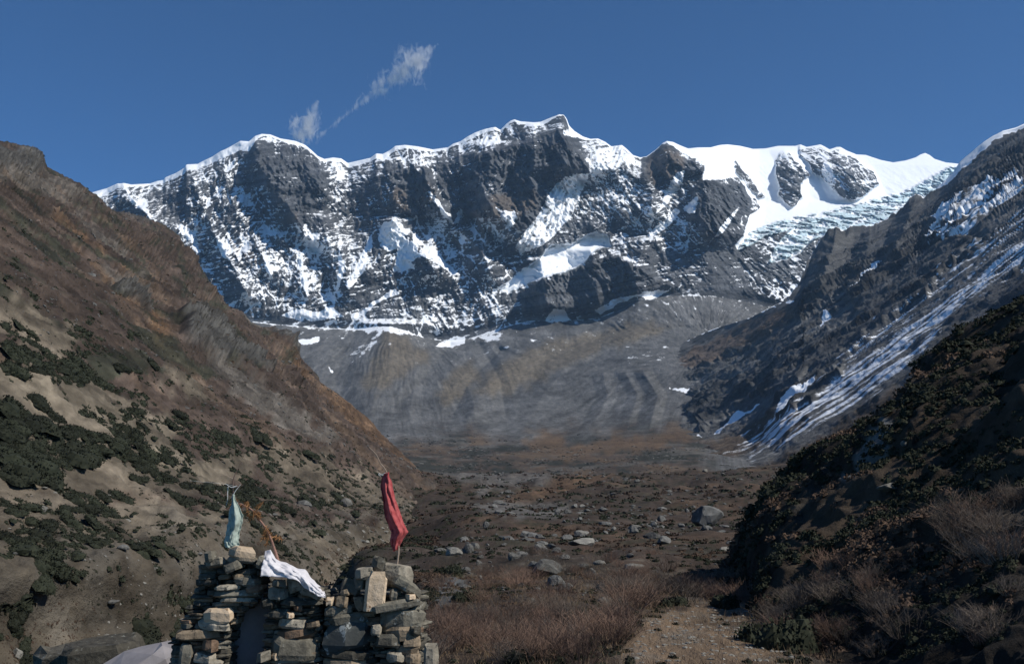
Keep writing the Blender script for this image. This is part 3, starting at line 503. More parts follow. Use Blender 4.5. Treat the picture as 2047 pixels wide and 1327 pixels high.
# ------------------------------------------------------------------ clouds: two wisps of vapour drifting over the ridge
def cloud(axis, path, Y, label, seed, dens, thr, prof):
    """a lumpy hull round the path holds a wispy volume that thins out away from its axis; prof = half width in px along the axis"""
    pts = [at(x, y, Y) for x, y, r in path]; rad = [r*Y/F_PX for x, y, r in path]
    c0 = sum(pts, Vector())/len(pts); ring = 14; vs_, fs = [], []
    n = len(pts)
    for i in range(n):
        d = (pts[min(i+1, n-1)]-pts[max(i-1, 0)]).normalized(); a = d.cross(Vector((0, 1, 0))).normalized(); b = d.cross(a)
        for k in range(ring):
            th = 2*math.pi*k/ring; vs_.append(pts[i]-c0+(a*math.cos(th)+b*math.sin(th)*.8)*rad[i])
    for i in range(n-1):
        for k in range(ring):
            fs.append((i*ring+k, i*ring+(k+1) % ring, (i+1)*ring+(k+1) % ring, (i+1)*ring+k))
    fs.append(tuple(range(ring))[::-1]); fs.append(tuple((n-1)*ring+k for k in range(ring)))
    m = bpy.data.materials.new('cloud_vapour'); m.use_nodes = True; t = m.node_tree; t.nodes.remove(t.nodes['Principled BSDF']); L = t.links.new
    tc = N(t, 'ShaderNodeTexCoord'); A_ = at(*axis[0], Y)-c0; B_ = at(*axis[1], Y)-c0; D_ = (B_-A_).normalized(); ln = (B_-A_).length
    sub = N(t, 'ShaderNodeVectorMath', operation='SUBTRACT'); L(tc.outputs['Object'], sub.inputs[0]); sub.inputs[1].default_value = A_
    dt = N(t, 'ShaderNodeVectorMath', operation='DOT_PRODUCT'); L(sub.outputs[0], dt.inputs[0]); dt.inputs[1].default_value = D_
    cr = N(t, 'ShaderNodeVectorMath', operation='CROSS_PRODUCT'); L(sub.outputs[0], cr.inputs[0]); cr.inputs[1].default_value = D_
    le = N(t, 'ShaderNodeVectorMath', operation='LENGTH'); L(cr.outputs[0], le.inputs[0])
    tn = N(t, 'ShaderNodeMapRange'); L(dt.outputs['Value'], tn.inputs[0]); tn.inputs[1].default_value = 0; tn.inputs[2].default_value = ln
    rp = N(t, 'ShaderNodeValToRGB'); L(tn.outputs[0], rp.inputs[0]); el = rp.color_ramp.elements; mxr = max(p[1] for p in prof)
    for k, (x, r) in enumerate(prof):
        e = el[k] if k < 2 else el.new(x)
        e.position = x; e.color = (r/mxr, r/mxr, r/mxr, 1)
    wd = N(t, 'ShaderNodeMath', operation='MULTIPLY'); L(rp.outputs[0], wd.inputs[0]); wd.inputs[1].default_value = mxr*Y/F_PX
    dv = N(t, 'ShaderNodeMath', operation='DIVIDE'); L(le.outputs['Value'], dv.inputs[0]); L(wd.outputs[0], dv.inputs[1])
    mp = N(t, 'ShaderNodeMapping'); L(tc.outputs['Object'], mp.inputs[0])
    mp.inputs['Rotation'].default_value = (0, math.radians(35), 0); mp.inputs['Scale'].default_value = (1/70., 1/100., 1/130.); mp.inputs['Location'].default_value = (seed, seed*2, 0)
    n1 = N(t, 'ShaderNodeTexNoise', i_Scale=1., i_Detail=8., i_Roughness=.62, i_Distortion=.9); L(mp.outputs[0], n1.inputs['Vector'])
    fo = N(t, 'ShaderNodeMath', operation='MULTIPLY_ADD'); L(dv.outputs[0], fo.inputs[0]); fo.inputs[1].default_value = -.20; L(n1.outputs['Fac'], fo.inputs[2])
    mr = N(t, 'ShaderNodeMapRange'); L(fo.outputs[0], mr.inputs[0]); mr.inputs[1].default_value = thr; mr.inputs[2].default_value = thr+.38; mr.inputs[3].default_value = 0; mr.inputs[4].default_value = dens
    pv = N(t, 'ShaderNodeVolumePrincipled'); pv.inputs['Color'].default_value = (1, 1, 1, 1); pv.inputs['Anisotropy'].default_value = .3; L(mr.outputs[0], pv.inputs['Density'])
    L(pv.outputs[0], t.nodes['Material Output'].inputs['Volume'])
    try: m.cycles.volume_step_rate = .2
    except Exception: pass
    o = add('cloud', mesh_py('cloud', vs_, fs, m), None, c0); tag(o, label, 'cloud')
YC = 9900
cloud([(598,287), (634,206)], [(590,294,12),(596,284,44),(608,262,56),(618,240,50),(628,218,34),(637,202,8)], YC, 'small bright feather of cloud just above the snowy left peak', 1.3, .032, .36, [(0,12),(1,5),(.12,26),(.3,36),(.55,26),(.8,15)])
cloud([(640,270), (868,94)], [(634,276,10),(668,250,26),(700,236,28),(740,212,44),(770,192,66),(800,166,70),(830,140,74),(852,112,70),(866,98,44),(876,88,8)], YC, 'long ragged wisp of cloud rising into the blue sky', 4.7, .026, .375, [(0,6),(1,5),(.25,8),(.42,12),(.52,28),(.65,25),(.8,42),(.9,30)])

# ------------------------------------------------------------------ plants and stones
def tri_leaves(n, fn, size, rng, asp=.5):
    """n loose leaf-sized triangles at positions fn(rng) -> verts, tris"""
    c = np.array([fn(rng) for _ in range(n)]); d = rng.normal(size=(n, 3)); d[:, 2] = np.abs(d[:, 2])+.2; d /= np.linalg.norm(d, axis=1)[:, None]
    e = np.cross(d, rng.normal(size=(n, 3))); e /= np.linalg.norm(e, axis=1)[:, None]
    s = size*rng.uniform(.6, 1.4, (n, 1))
    V = np.stack([c-e*s*asp, c+e*s*asp, c+d*s], 1).reshape(-1, 3)
    return V, np.arange(3*n).reshape(-1, 3)
def dome(seg, rings, rng, jit=.15):
    V = []; Fc = []
    for i in range(rings):
        ph = i/(rings)*math.pi/2
        for k in range(seg):
            th = 2*math.pi*k/seg; r = 1+rng.uniform(-jit, jit); V.append((math.cos(th)*math.cos(ph)*r, math.sin(th)*math.cos(ph)*r, math.sin(ph)*r-.12))
    V.append((0, 0, .9))
    for i in range(rings-1):
        for k in range(seg):
            a, b = i*seg+k, i*seg+(k+1) % seg; Fc += [(a, b, b+seg), (a, b+seg, a+seg)]
    for k in range(seg): Fc.append(((rings-1)*seg+k, (rings-1)*seg+(k+1) % seg, len(V)-1))
    return np.array(V), np.array(Fc)
def juniper_np(seed, leaves=520, size=.085, h=.42, nl=5, dm=(9, 3)):
    """low mat of juniper, unit radius"""
    rng = np.random.default_rng(seed); lobes = [(rng.normal(0, .42), rng.normal(0, .42), rng.uniform(.45, .75)) for _ in range(nl)]
    Vs, Fs, o = [], [], 0
    for lx, ly, lr in lobes:
        V, Fc = dome(*dm, rng, .2); V = V*np.array([lr*.85, lr*.85, h*lr*1.3])+np.array([lx, ly, 0]); Vs.append(V); Fs.append(Fc+o); o += len(V)
    def fn(r):
        lx, ly, lr = lobes[r.integers(nl)]; d = r.normal(size=3); d[2] = abs(d[2]); d /= np.linalg.norm(d); q = r.uniform(.75, 1.08)
        return (lx+d[0]*lr*q, ly+d[1]*lr*q, d[2]*h*lr*1.3*q)
    V, Fc = tri_leaves(leaves, fn, size, rng); Vs.append(V); Fs.append(Fc+o)
    return np.vstack(Vs), np.vstack(Fs)
def rock_np(seed, sub=2, cuts=9):
    """angular boulder of unit radius: a sphere cut by random planes"""
    rng = np.random.default_rng(seed); import bmesh
    bm = bmesh.new(); bmesh.ops.create_icosphere(bm, subdivisions=sub, radius=1.0)
    V = np.array([v.co[:] for v in bm.verts]); Fc = np.array([[v.index for v in f.verts] for f in bm.faces]); bm.free()
    for _ in range(cuts):
        d = rng.normal(size=3); d /= np.linalg.norm(d); c = rng.uniform(.45, .8); k = V@d; V = V-np.where(k > c, k-c, 0)[:, None]*d
    V = V*(1+.035*fbm(V[:, 0]*1.6+seed, V[:, 1]*1.6, V[:, 2]*1.6, 3)[:, None]); V *= np.array([rng.uniform(.85, 1.25), rng.uniform(.8, 1.1), rng.uniform(.55, .85)])
    return V, Fc
def tube_np(pts, radii, k=3):
    pts = np.asarray(pts, float); n = len(pts); d = np.gradient(pts, axis=0); d /= np.linalg.norm(d, axis=1)[:, None]+1e-9
    ref = np.array([.31, .87, .38]); a = np.cross(d, ref); a /= np.linalg.norm(a, axis=1)[:, None]+1e-9; b = np.cross(d, a)
    th = np.arange(k)*2*math.pi/k; R_ = np.asarray(radii, float)[:, None, None]
    V = pts[:, None]+R_*(a[:, None]*np.cos(th)[None, :, None]+b[:, None]*np.sin(th)[None, :, None])
    Fs = [(i*k+j, i*k+(j+1) % k, (i+1)*k+(j+1) % k, (i+1)*k+j) for i in range(n-1) for j in range(k)]
    return V.reshape(-1, 3), np.array(Fs)
def twig_np(seed, stems=60, h=1.0, spread=.75, r=.0065, bend=.8):
    """leafless shrub: many wiry stems that fork near their tips"""
    rng = np.random.default_rng(seed); Vs, Fs, o = [], [], 0
    for i in range(stems):
        a = rng.uniform(0, 2*math.pi); q = math.sqrt(rng.uniform(0, 1)); b0 = np.array([math.cos(a)*q*spread*.45, math.sin(a)*q*spread*.45, -.03]); lean = np.array([math.cos(a), math.sin(a), 0])*spread*q*.75
        hh = h*rng.uniform(.55, 1.1)*(1-.25*q); side = rng.normal(0, bend*.3, 3)*np.array([1, 1, 0])
        p = [b0+lean*t_+side*t_*t_+np.array([0, 0, hh*t_]) for t_ in (0, .4, .72, 1)]
        r_ = r*rng.uniform(.5, 1.5); V, Fc = tube_np(p, [r_, r_*.8, r_*.6, r_*.3]); Vs.append(V); Fs.append(Fc+o); o += len(V)
        for _ in range(5):
            k = rng.uniform(.3, .85); base = b0+lean*k+side*k*k+np.array([0, 0, hh*k]); d = np.array([*rng.normal(0, .6, 2), rng.uniform(.15, 1)]); d /= np.linalg.norm(d); l = hh*rng.uniform(.2, .4)
            V, Fc = tube_np([base, base+d*l*.5, base+d*l+np.array([0, 0, .05*l])], [r*.6, r*.45, r*.25]); Vs.append(V); Fs.append(Fc+o); o += len(V)
    return np.vstack(Vs), np.vstack(Fs)
def merge(parts, rng, variants):
    """many placed copies joined into one mesh: parts = (pos, rotz, scale, normal)"""
    Vs, Fs, o = [], [], 0
    for i, (p, rz, sc, q) in enumerate(parts):
        V, Fc = variants[i % len(variants)]; M = np.array((q @ Quaternion((0, 0, 1), rz)).to_matrix())
        W = (V*np.asarray(sc))@M.T+np.asarray(p); Vs.append(W); Fs.append(Fc+o); o += len(V)
    return np.vstack(Vs), np.vstack(Fs)
def tilt(n, k):
    z = Vector((0, 0, 1)); v = z.lerp(Vector(n), k).normalized(); return z.rotation_difference(v)

m_jun = simple_mat('juniper_green', (.009, .012, .007), (.027, .030, .018), 3., .9, 0, rnd=.35)
m_heath = simple_mat('heath_brown', (.048, .033, .024), (.10, .066, .046), 3., .95, 0, rnd=.35)
m_twig = simple_mat('dry_red_twig', (.09, .056, .042), (.19, .125, .092), 2., .85, 0, rnd=.3)
m_twig2 = simple_mat('dry_grey_twig', (.075, .06, .05), (.16, .13, .105), 2., .85, 0, rnd=.3)
m_grass = simple_mat('dry_grass', (.12, .083, .05), (.20, .145, .09), 2., .9, 0)
m_rock = simple_mat('boulder_grey', (.055, .055, .052), (.15, .148, .138), 2.6, .92, 1., .15, (.21, .21, .19), 4., .60, .3)
m_rockw = simple_mat('boulder_pale', (.10, .096, .085), (.22, .21, .185), 2.8, .92, 1., .12, (.30, .29, .26), 4., .6, .2)
nDz = nD; nE = normals(PE); nF = normals(PF)
def scatter(Pg, Ug, Vg, w, n, rng, ng):
    """random grid vertices, drawn with weight w"""
    w = np.clip(w, 0, None).ravel(); idx = rng.choice(len(w), n, replace=False, p=w/w.sum())
    return Pg.reshape(-1, 3)[idx], Ug.ravel()[idx], Vg.ravel()[idx], ng.reshape(-1, 3)[idx]

# --- junipers on the hillside
jun = [juniper_np(40+i) for i in range(6)]; jun_me = [mesh_np('juniper', V, Fc, m_jun) for V, Fc in jun]
jun_low = [juniper_np(60+i, 34, .2, .42, 2, (6, 2)) for i in range(6)]
inside = (UD > 0) & (UD < 1000) & (VD < 1340) & (VD > 300)
dens = mask(UD, VD, [[(-80,640),(60,650),(160,680),(250,760),(330,800),(430,850),(560,880),(700,930),(800,980),(900,1050),(850,1070),(640,1030),(420,1020),(200,1020),(-80,1010)]], 20, 14, 3.)*1.0+.34*(VD > 1010)+.20*mask(UD, VD, [[(-80,450),(60,470),(200,600),(330,720),(430,800),(560,880),(330,810),(160,690),(-80,650)]], 20, 14, 5.)+.32*mask(UD, VD, [[(0,1180),(200,1130),(330,1180),(360,1240),(200,1260),(0,1240)],[(0,1090),(120,1060),(260,1080),(200,1110),(60,1130)]], 20, 10, 2.)
bald = mask(UD, VD, [[(70,660),(120,655),(140,690),(100,715)],[(160,770),(230,790),(260,830),(200,850),(150,800)],[(60,960),(160,930),(250,930),(260,980),(150,1030),(70,1010)],[(370,930),(440,930),(520,900),(500,940),(440,990),(390,990),(360,960)],[(0,780),(60,770),(80,800),(0,830)],[(540,930),(620,950),(580,960)],[(240,800),(330,820),(340,850),(270,840)]], 8, 3, 1.)
bald_c = np.array([(107,680),(200,810),(150,975),(440,950),(40,800),(580,945),(295,830)], float)
X_, Y_, Z_ = PD[..., 0], PD[..., 1], PD[..., 2]
w = inside*dens*(1-.96*bald)*sstep(-.28, .3, fbm(X_/10, Y_/17, Z_/10, 4, .7)+.1*dens)
rng = np.random.default_rng(11)
ps, us, vs2, ns = scatter(PD, UD, VD, w, 4800, rng, nDz)
sz = np.clip(rng.lognormal(math.log(.78), .48, len(ps)), .6, 3.2)*np.where(vs2 > 1030, .62, 1.0)
big_ = sz/ps[:, 1]; order = np.argsort(-big_)
for i in order[:290]:
    low = vs2[i] > 1030
    o = add('juniper_shrub', jun_me[i % 6], None, ps[i], tilt(ns[i], .75) @ Quaternion((0, 0, 1), rng.uniform(0, 6.28)), (sz[i], sz[i]*rng.uniform(.7, 1), sz[i]*rng.uniform(.8, 1.25)))
    szw = 'large spreading' if sz[i] > 1.5 else 'mid-sized' if sz[i] > 1.1 else 'small round'
    if low:
        szw = 'broad' if sz[i] > .8 else 'small'
        tag(o, szw+' dark juniper clump on the stony foot of the left hillside', 'shrub', szw+' junipers on the hillside foot')
    else:
        ds = np.min(np.hypot(us[i]-bald_c[:, 0], (vs2[i]-bald_c[:, 1])*1.3)); zone = 'beside a bare sand patch on the left hillside' if ds < 62 else 'in the dense juniper belt of the left hillside' if vs2[i] > 720+.32*us[i] else 'on the upper edge of the juniper belt'
        tag(o, szw+' dark green juniper mat '+zone, 'shrub', szw+' junipers '+zone)
rest = [(ps[i], rng.uniform(0, 6.28), (sz[i], sz[i]*.85, sz[i]), tilt(ns[i], .75)) for i in order[290:]]
V, Fc = merge(rest, rng, jun_low); tag(add('juniper_scrub', mesh_np('juniper_scrub', V, Fc, m_jun)), 'far scatter of dark juniper scrub on the hillside', None, None, 'stuff')
# brown heath tufts on the hillside foot and upper slope
tuft = [juniper_np(80+i, 13, .38, .5, 1, (6, 1)) for i in range(6)]
upper = mask(UD, VD, [[(-80,330),(80,330),(300,450),(400,560),(600,740),(900,1000),(700,940),(430,860),(160,690),(-80,650)]], 10, 8)
w = inside*((VD > 1000)*1.1+1.0*upper)*sstep(-.25, .35, fbm(X_/7, Y_/12, Z_/7, 4, .7))
ps, us, vs2, ns = scatter(PD, UD, VD, w, 9000, rng, nDz)
dk = fbm(ps[:, 0]/25, ps[:, 1]/40, ps[:, 2]/25, 3, .6) > -.05
for sel, mat, nm, lab in [(np.where(dk)[0], m_jun, 'hillside_scrub', 'small dark scrub dotted over the upper left hillside'), (np.where(~dk)[0], m_heath, 'hillside_heath', 'brown heath tufts over the left hillside')]:
    V, Fc = merge([(ps[i], rng.uniform(0, 6.28), np.array([1, .9, .8])*np.clip(rng.lognormal(math.log(2.6), .45), 1.2, 8)*ps[i][1]/F_PX, tilt(ns[i], .8)) for i in sel], rng, tuft)
    tag(add(nm, mesh_np(nm, V, Fc, mat)), lab, None, None, 'stuff')
# --- boulders
rocks = [rock_np(20+i, 3, 16) for i in range(7)]; rock_me = [mesh_np('boulder', V, Fc, m_rock) for V, Fc in rocks]; rock_pale = [mesh_np('boulder', V, Fc, m_rockw) for V, Fc in rocks]
rock_low = [rock_np(50+i, 1, 6) for i in range(6)]
def nearest(Ug, Vg, Pg, px, py, ymin=6):
    d = (Ug-px)**2+(Vg-py)**2+1e6*(Pg[..., 1] < ymin); i = np.argmin(d); return Pg.reshape(-1, 3)[i]
def boulder(px, py, wpx, hpx, label, k, grid='F', pale=False, rz=None, cat='boulder'):
    """a boulder whose foot stands at that pixel, wpx wide and hpx high in the photograph"""
    Ug, Vg, Pg = {'F': (UF, VF, PF), 'D': (UD, VD, PD), 'E': (UE2, VE2, PE)}[grid]
    p = nearest(Ug, Vg, Pg, px, py); m_ = p[1]/F_PX; V = rocks[k][0]; ex = np.ptp(V, axis=0)
    s = (wpx*m_/ex[0], wpx*m_/ex[1]*.9, hpx*m_*1.2/ex[2])
    o = add('boulder', (rock_pale if pale else rock_me)[k], None, (p[0], p[1], p[2]+hpx*m_*.30), (0, 0, (0 if rz is None else rz)), s)
    return tag(o, label, cat)
UE2, VE2 = topx(PE)
boulder(1408, 1054, 64, 44, 'big grey boulder with a sunlit top, largest beside the right bank', 0)
boulder(1086, 1148, 62, 30, 'long angular boulder above a smaller one on the reddish heath', 1)
boulder(1110, 1174, 36, 28, 'blocky grey boulder just below the long angular boulder', 2)
boulder(1170, 1090, 52, 16, 'low pale flat boulder on the heath', 3, pale=True)
boulder(1160, 1070, 30, 14, 'small pale boulder behind the low flat boulder', 4, pale=True)
boulder(940, 1108, 22, 20, 'pointed grey boulder at the edge of the terrace', 5)
boulder(1308, 1078, 36, 16, 'rounded boulder touching a darker one below the big boulder', 6)
boulder(1326, 1086, 28, 16, 'darker boulder touching a rounded one below the big boulder', 1)
boulder(1265, 1066, 18, 14, 'dark upright block on the heath', 2)
boulder(1212, 1204, 28, 14, 'pale stone half sunk in the twiggy scrub', 3, pale=True)
boulder(1262, 1136, 40, 14, 'broken pale rock strip beside the dry brush', 4, pale=True)
boulder(1200, 1128, 26, 8, 'thin flat stone on the heath', 5, pale=True)
boulder(1285, 1180, 22, 10, 'small pale stone among dry twigs', 6, pale=True)
boulder(972, 1055, 14, 14, 'lone grey boulder by the stream cut', 0)
boulder(1015, 1085, 26, 16, 'dark boulder in the row beyond the terrace edge', 2)
boulder(1050, 1084, 30, 12, 'flat dark boulder in the row beyond the terrace edge', 4)
boulder(182, 560, 34, 18, 'lone grey boulder high on the orange hillside', 3, 'D')
boulder(600, 1022, 34, 16, 'dark boulder on the hillside foot below the junipers', 2, 'D')
boulder(682, 1024, 26, 14, 'pale boulder on the hillside foot below the junipers', 5, 'D', True)
boulder(70, 1045, 14, 18, 'upright white stone on the hillside foot', 4, 'D', True)
boulder(40, 1308, 24, 22, 'pale stone near the dark rock ledge', 6, 'D', True)
boulder(1785, 980, 46, 16, 'pale flat rock poking out of the bank', 3, 'E', True)
boulder(1808, 892, 14, 10, 'small tan stone high on the bank', 5, 'E', True)
boulder(1850, 1160, 12, 10, 'white stone on the shaded gully in the bank', 1, 'E', True)
Xf, Yf = PF[..., 0], PF[..., 1]
rng = np.random.default_rng(5)
onterr = Xf > lut(Yf, XE)+.5
w = ((UF > 860) & (UF < 1560) & (VF > 900) & (VF < 1200))*onterr*(sstep(-.2, .5, fbm(Xf/12, Yf/22, .4, 2)))*np.where((VF < 1060), 1.6, .5)
ps, us, vs2, ns = scatter(PF, UF, VF, w, 1400, rng, nF)
px_sz = np.clip(rng.lognormal(math.log(6.6), .6, len(ps)), 2.5, 22)*np.clip(.45+(vs2-920)/260, .45, 1.1); order = np.argsort(-px_sz)
for i in order[:170]:
    r = px_sz[i]*ps[i][1]/F_PX*.6; k = i % 7
    o = add('boulder', (rock_pale if i % 9 == 0 else rock_me)[k], None, ps[i]+np.array([0, 0, r*.3]), (0, 0, rng.uniform(0, 6.28)), (r*rng.uniform(.9, 1.3), r, r*rng.uniform(.7, 1.1)))
    wd_ = ('large ' if px_sz[i] > 13 else 'small ')+('pale' if i % 9 == 0 else 'grey'); far = 'far out on the valley floor' if vs2[i] < 1010 else 'on the nearer heath of the valley floor'
    tag(o, wd_+' boulder strewn '+far, 'boulder', wd_+' boulders '+far)
V, Fc = merge([(ps[i]+np.array([0, 0, .1*px_sz[i]*ps[i][1]/F_PX]), rng.uniform(0, 6.28), np.array([1, 1, .8])*px_sz[i]*ps[i][1]/F_PX*.6, Quaternion()) for i in order[170:]], rng, rock_low)
tag(add('valley_stones', mesh_np('valley_stones', V, Fc, m_rock)), 'small grey stones littered over the valley floor', None, None, 'stuff')
w = inside*((VD > 1000) & (VD < 1330))*(sstep(-.2, .4, fbm(X_/6+4, Y_/9, Z_/6, 3)))*np.where(UD > 480, 1.5, .7)
ps, us, vs2, ns = scatter(PD, UD, VD, w, 1300, rng, nDz); px_sz = np.clip(rng.lognormal(math.log(4.5), .55, len(ps)), 2, 22); order = np.argsort(-px_sz)
for i in order[:90]:
    r = px_sz[i]*ps[i][1]/F_PX*.6; k = i % 7
    o = add('boulder', (rock_pale if i % 3 == 0 else rock_me)[k], None, ps[i]+np.array([0, 0, r*.2]), (0, 0, rng.uniform(0, 6.28)), (r*rng.uniform(.9, 1.4), r, r*rng.uniform(.6, .9)))
    wd_ = ('large ' if px_sz[i] > 11 else 'small ')+('pale' if i % 3 == 0 else 'grey')
    tag(o, wd_+' rough stone lying on the foot of the left hillside', 'boulder', wd_+' stones on the hillside foot')
V, Fc = merge([(ps[i], rng.uniform(0, 6.28), np.array([1.2, 1, .7])*px_sz[i]*ps[i][1]/F_PX*.6, tilt(ns[i], .6)) for i in order[90:]], rng, rock_low)
tag(add('hillside_stones', mesh_np('hillside_stones', V, Fc, m_rockw)), 'pale rubble over the foot of the left hillside', None, None, 'stuff')

w = inside*upper*sstep(-.1, .4, fbm(X_/14+9, Y_/22, Z_/14, 4, .7)+.5*rocks_d)
ps, us, vs2, ns = scatter(PD, UD, VD, w, 1800, rng, nDz)
V, Fc = merge([(ps[i], rng.uniform(0, 6.28), np.array([1.2, 1, .8])*np.clip(rng.lognormal(math.log(1.7), .5), .8, 7)*ps[i][1]/F_PX, tilt(ns[i], .6)) for i in range(len(ps))], rng, rock_low)
tag(add('slope_rubble', mesh_np('slope_rubble', V, Fc, m_rock)), 'grey rubble over the upper left hillside', None, None, 'stuff')
# --- heath and shrubs of the valley floor
heath = [juniper_np(90+i, 36, .22, .5, 1, (7, 2)) for i in range(6)]; heath_g = heath
w = ((UF > 560) & (UF < 1700) & (VF > 935) & (VF < 1330) & (Yf > 9))*(Xf > lut(Yf, XE)-.12*Yf-4)*(1-.97*pathm)*(1+9*((UF > 600) & (UF < 870) & (VF > 1070) & (VF < 1260)))*sstep(-.5, .3, fbm(Xf/7, Yf/12, .9, 3, .6))
ps, us, vs2, ns = scatter(PF, UF, VF, w, 7000, rng, nF)
def floor_stuff(sel, variants, mat, name, label, smin, smax):
    pr = [(ps[i], rng.uniform(0, 6.28), np.array([1, .9, .8])*np.clip(rng.uniform(smin, smax)*ps[i][1]/F_PX, .12, 3.0), Quaternion()) for i in sel]
    V, Fc = merge(pr, rng, variants); tag(add(name, mesh_np(name, V, Fc, mat)), label, None, None, 'stuff')
dk = fbm(ps[:, 0]/9+2, ps[:, 1]/15, .7, 3) > -.05
fr = ps[:, 1] > 55
floor_stuff(np.where(~dk & fr)[0], tuft, m_heath, 'far_heath', 'far reddish heath of the valley floor', 5, 13); floor_stuff(np.where(dk & fr)[0], tuft, m_jun, 'far_dark_heath', 'far dark scrub of the valley floor', 5, 14)
floor_stuff(np.where(~dk & ~fr)[0], heath, m_heath, 'brown_heath', 'reddish brown heath covering the valley floor', 5, 15)
floor_stuff(np.where(dk & ~fr)[0], heath, m_jun, 'dark_heath', 'dark green low scrub between the boulders', 5, 16)

nBn = normals(PB)
w = ((UB > 700) & (UB < 1480) & (VB > 855) & (VB < 975))*sstep(-.1, .4, fbm(PB[..., 0]/60, PB[..., 1]/120, .3, 4, .7))*sstep(850, 930, VB)
ps, us, vs2, ns = scatter(PB, UB, VB, w, 2600, rng, nBn); sel = rng.random(len(ps)) < .62
for k_, mat, nm, lab, var in [(sel, m_jun, 'far_scrub', 'dark scrub patches where the valley floor meets the moraine', tuft), (~sel, m_rock, 'far_stones', 'grey stones where the valley floor meets the moraine', rock_low)]:
    V, Fc = merge([(ps[i], rng.uniform(0, 6.28), np.array([1.3, 1, .6])*np.clip(rng.lognormal(math.log(1.9), .45), 1, 5.)*ps[i][1]/F_PX, Quaternion()) for i in np.where(k_)[0]], rng, var)
    tag(add(nm, mesh_np(nm, V, Fc, mat)), lab, None, None, 'stuff')
# twiggy leafless shrubs in the foreground
tw = [twig_np(200+i) for i in range(5)]; tw_me = [mesh_np('twig_shrub', V, Fc, m_twig) for V, Fc in tw]; tw_me2 = [mesh_np('twig_shrub', V, Fc, m_twig2) for V, Fc in tw]
def on_floor(px, py): return nearest(UF, VF, PF, px, py, 9.0)
n_tw = 0
def twigs(poly, n, hmin, hmax, label, group, grid='F', grey=.3, spread=1.0):
    Ug, Vg, Pg = {'F': (UF, VF, PF), 'E': (UE, VE, PE)}[grid]
    m_ = inpoly(Ug, Vg, poly) & (Pg[..., 1] > 8.5) & (Pg[..., 1] < 120); idx = np.flatnonzero(m_.ravel())
    # even cover on the ground: weight by cell area
    Pf = Pg.reshape(-1, 3)[idx]; wgt = Pf[:, 1]**1.6; sel = rng.choice(len(idx), min(n, len(idx)), replace=False, p=wgt/wgt.sum())
    for j in sel:
        k = int(rng.integers(5)); h = rng.uniform(hmin, hmax); gy = rng.random() < grey; o = add('twig_shrub', (tw_me2 if gy else tw_me)[k], None, Pf[j], (0, 0, rng.uniform(0, 6.28)), (h*spread*rng.uniform(.9, 1.3), h*spread*rng.uniform(.9, 1.3), h))
        wd_ = ('tall ' if h > (hmin+hmax)/2 else 'low ')+('greyish ' if gy else 'reddish ')
        tag(o, wd_+label, 'shrub', wd_+group)
twigs([(850,1235),(1000,1215),(1150,1215),(1250,1235),(1290,1260),(1240,1327),(1240,1345),(840,1345)], 80, .28, .52, 'leafless twig shrub in the thicket beside the stone cairns', 'twig thicket by the cairns', grey=.25)
twigs([(1190,1190),(1280,1165),(1360,1170),(1350,1200),(1290,1225),(1230,1215)], 22, .45, .7, 'dry twig shrub behind the bare footpath', 'twig shrubs behind the path', grey=.5)
twigs([(1340,1200),(1400,1170),(1560,1165),(1640,1190),(1560,1205),(1450,1205)], 26, .45, .7, 'twig bush between footpath and bank', 'twig bushes at the bank foot', grey=.7)
twigs([(1560,1230),(1640,1180),(1780,1200),(1850,1300),(1800,1345),(1560,1345)], 40, .28, .48, 'twig bush on the bank right of the footpath', 'twig bushes on the bank', 'E', .6)
twigs([(1900,1110),(1960,1060),(2060,1040),(2060,1180),(1960,1160)], 16, .28, .48, 'dry twig bush high on the bank edge', 'twig bushes on the bank edge', 'E', .5)
twigs([(1960,1290),(2060,1230),(2060,1345),(1960,1345)], 7, .22, .36, 'twig bush low at the bank edge', 'twig bushes low on the bank', 'E', .8)
twigs([(900,1130),(1000,1110),(1200,1100),(1340,1110),(1400,1140),(1300,1160),(1150,1200),(950,1210),(880,1190)], 50, .35, .65, 'twiggy shrub on the heath below the big boulder', 'twig shrubs on the heath', grey=.4)
# green junipers in the foreground
for px, py, wpx, hpx, lab in [(1450,1216,80,34,'dark green juniper cushion at the top of the bare footpath'),(1590,1300,150,70,'large dark green juniper bush right of the footpath'),(1050,1325,120,34,'dark green juniper cushion inside the red twig thicket'),(1340,1210,60,22,'flat dark juniper behind the footpath'),(930,1200,60,26,'dark juniper at the terrace edge near the cairns'),(1500,1178,100,30,'dark shadowy juniper at the foot of the bank'),(900,1150,70,24,'low juniper on the terrace edge'),(860,1120,110,26,'dark mound of juniper behind the red flag cairn'),(740,1120,120,34,'dark juniper mound rising behind the white sheet')]:
    p = on_floor(px, py); m_ = p[1]/F_PX
    V, Fc = juniper_np(int(px), 900, .1, .7); o = add('juniper_bush', mesh_np('juniper_bush', V, Fc, m_jun), None, p, (0, 0, px), (wpx*m_/2.2, wpx*m_/2.4, hpx*m_/.75)); tag(o, lab, 'shrub')
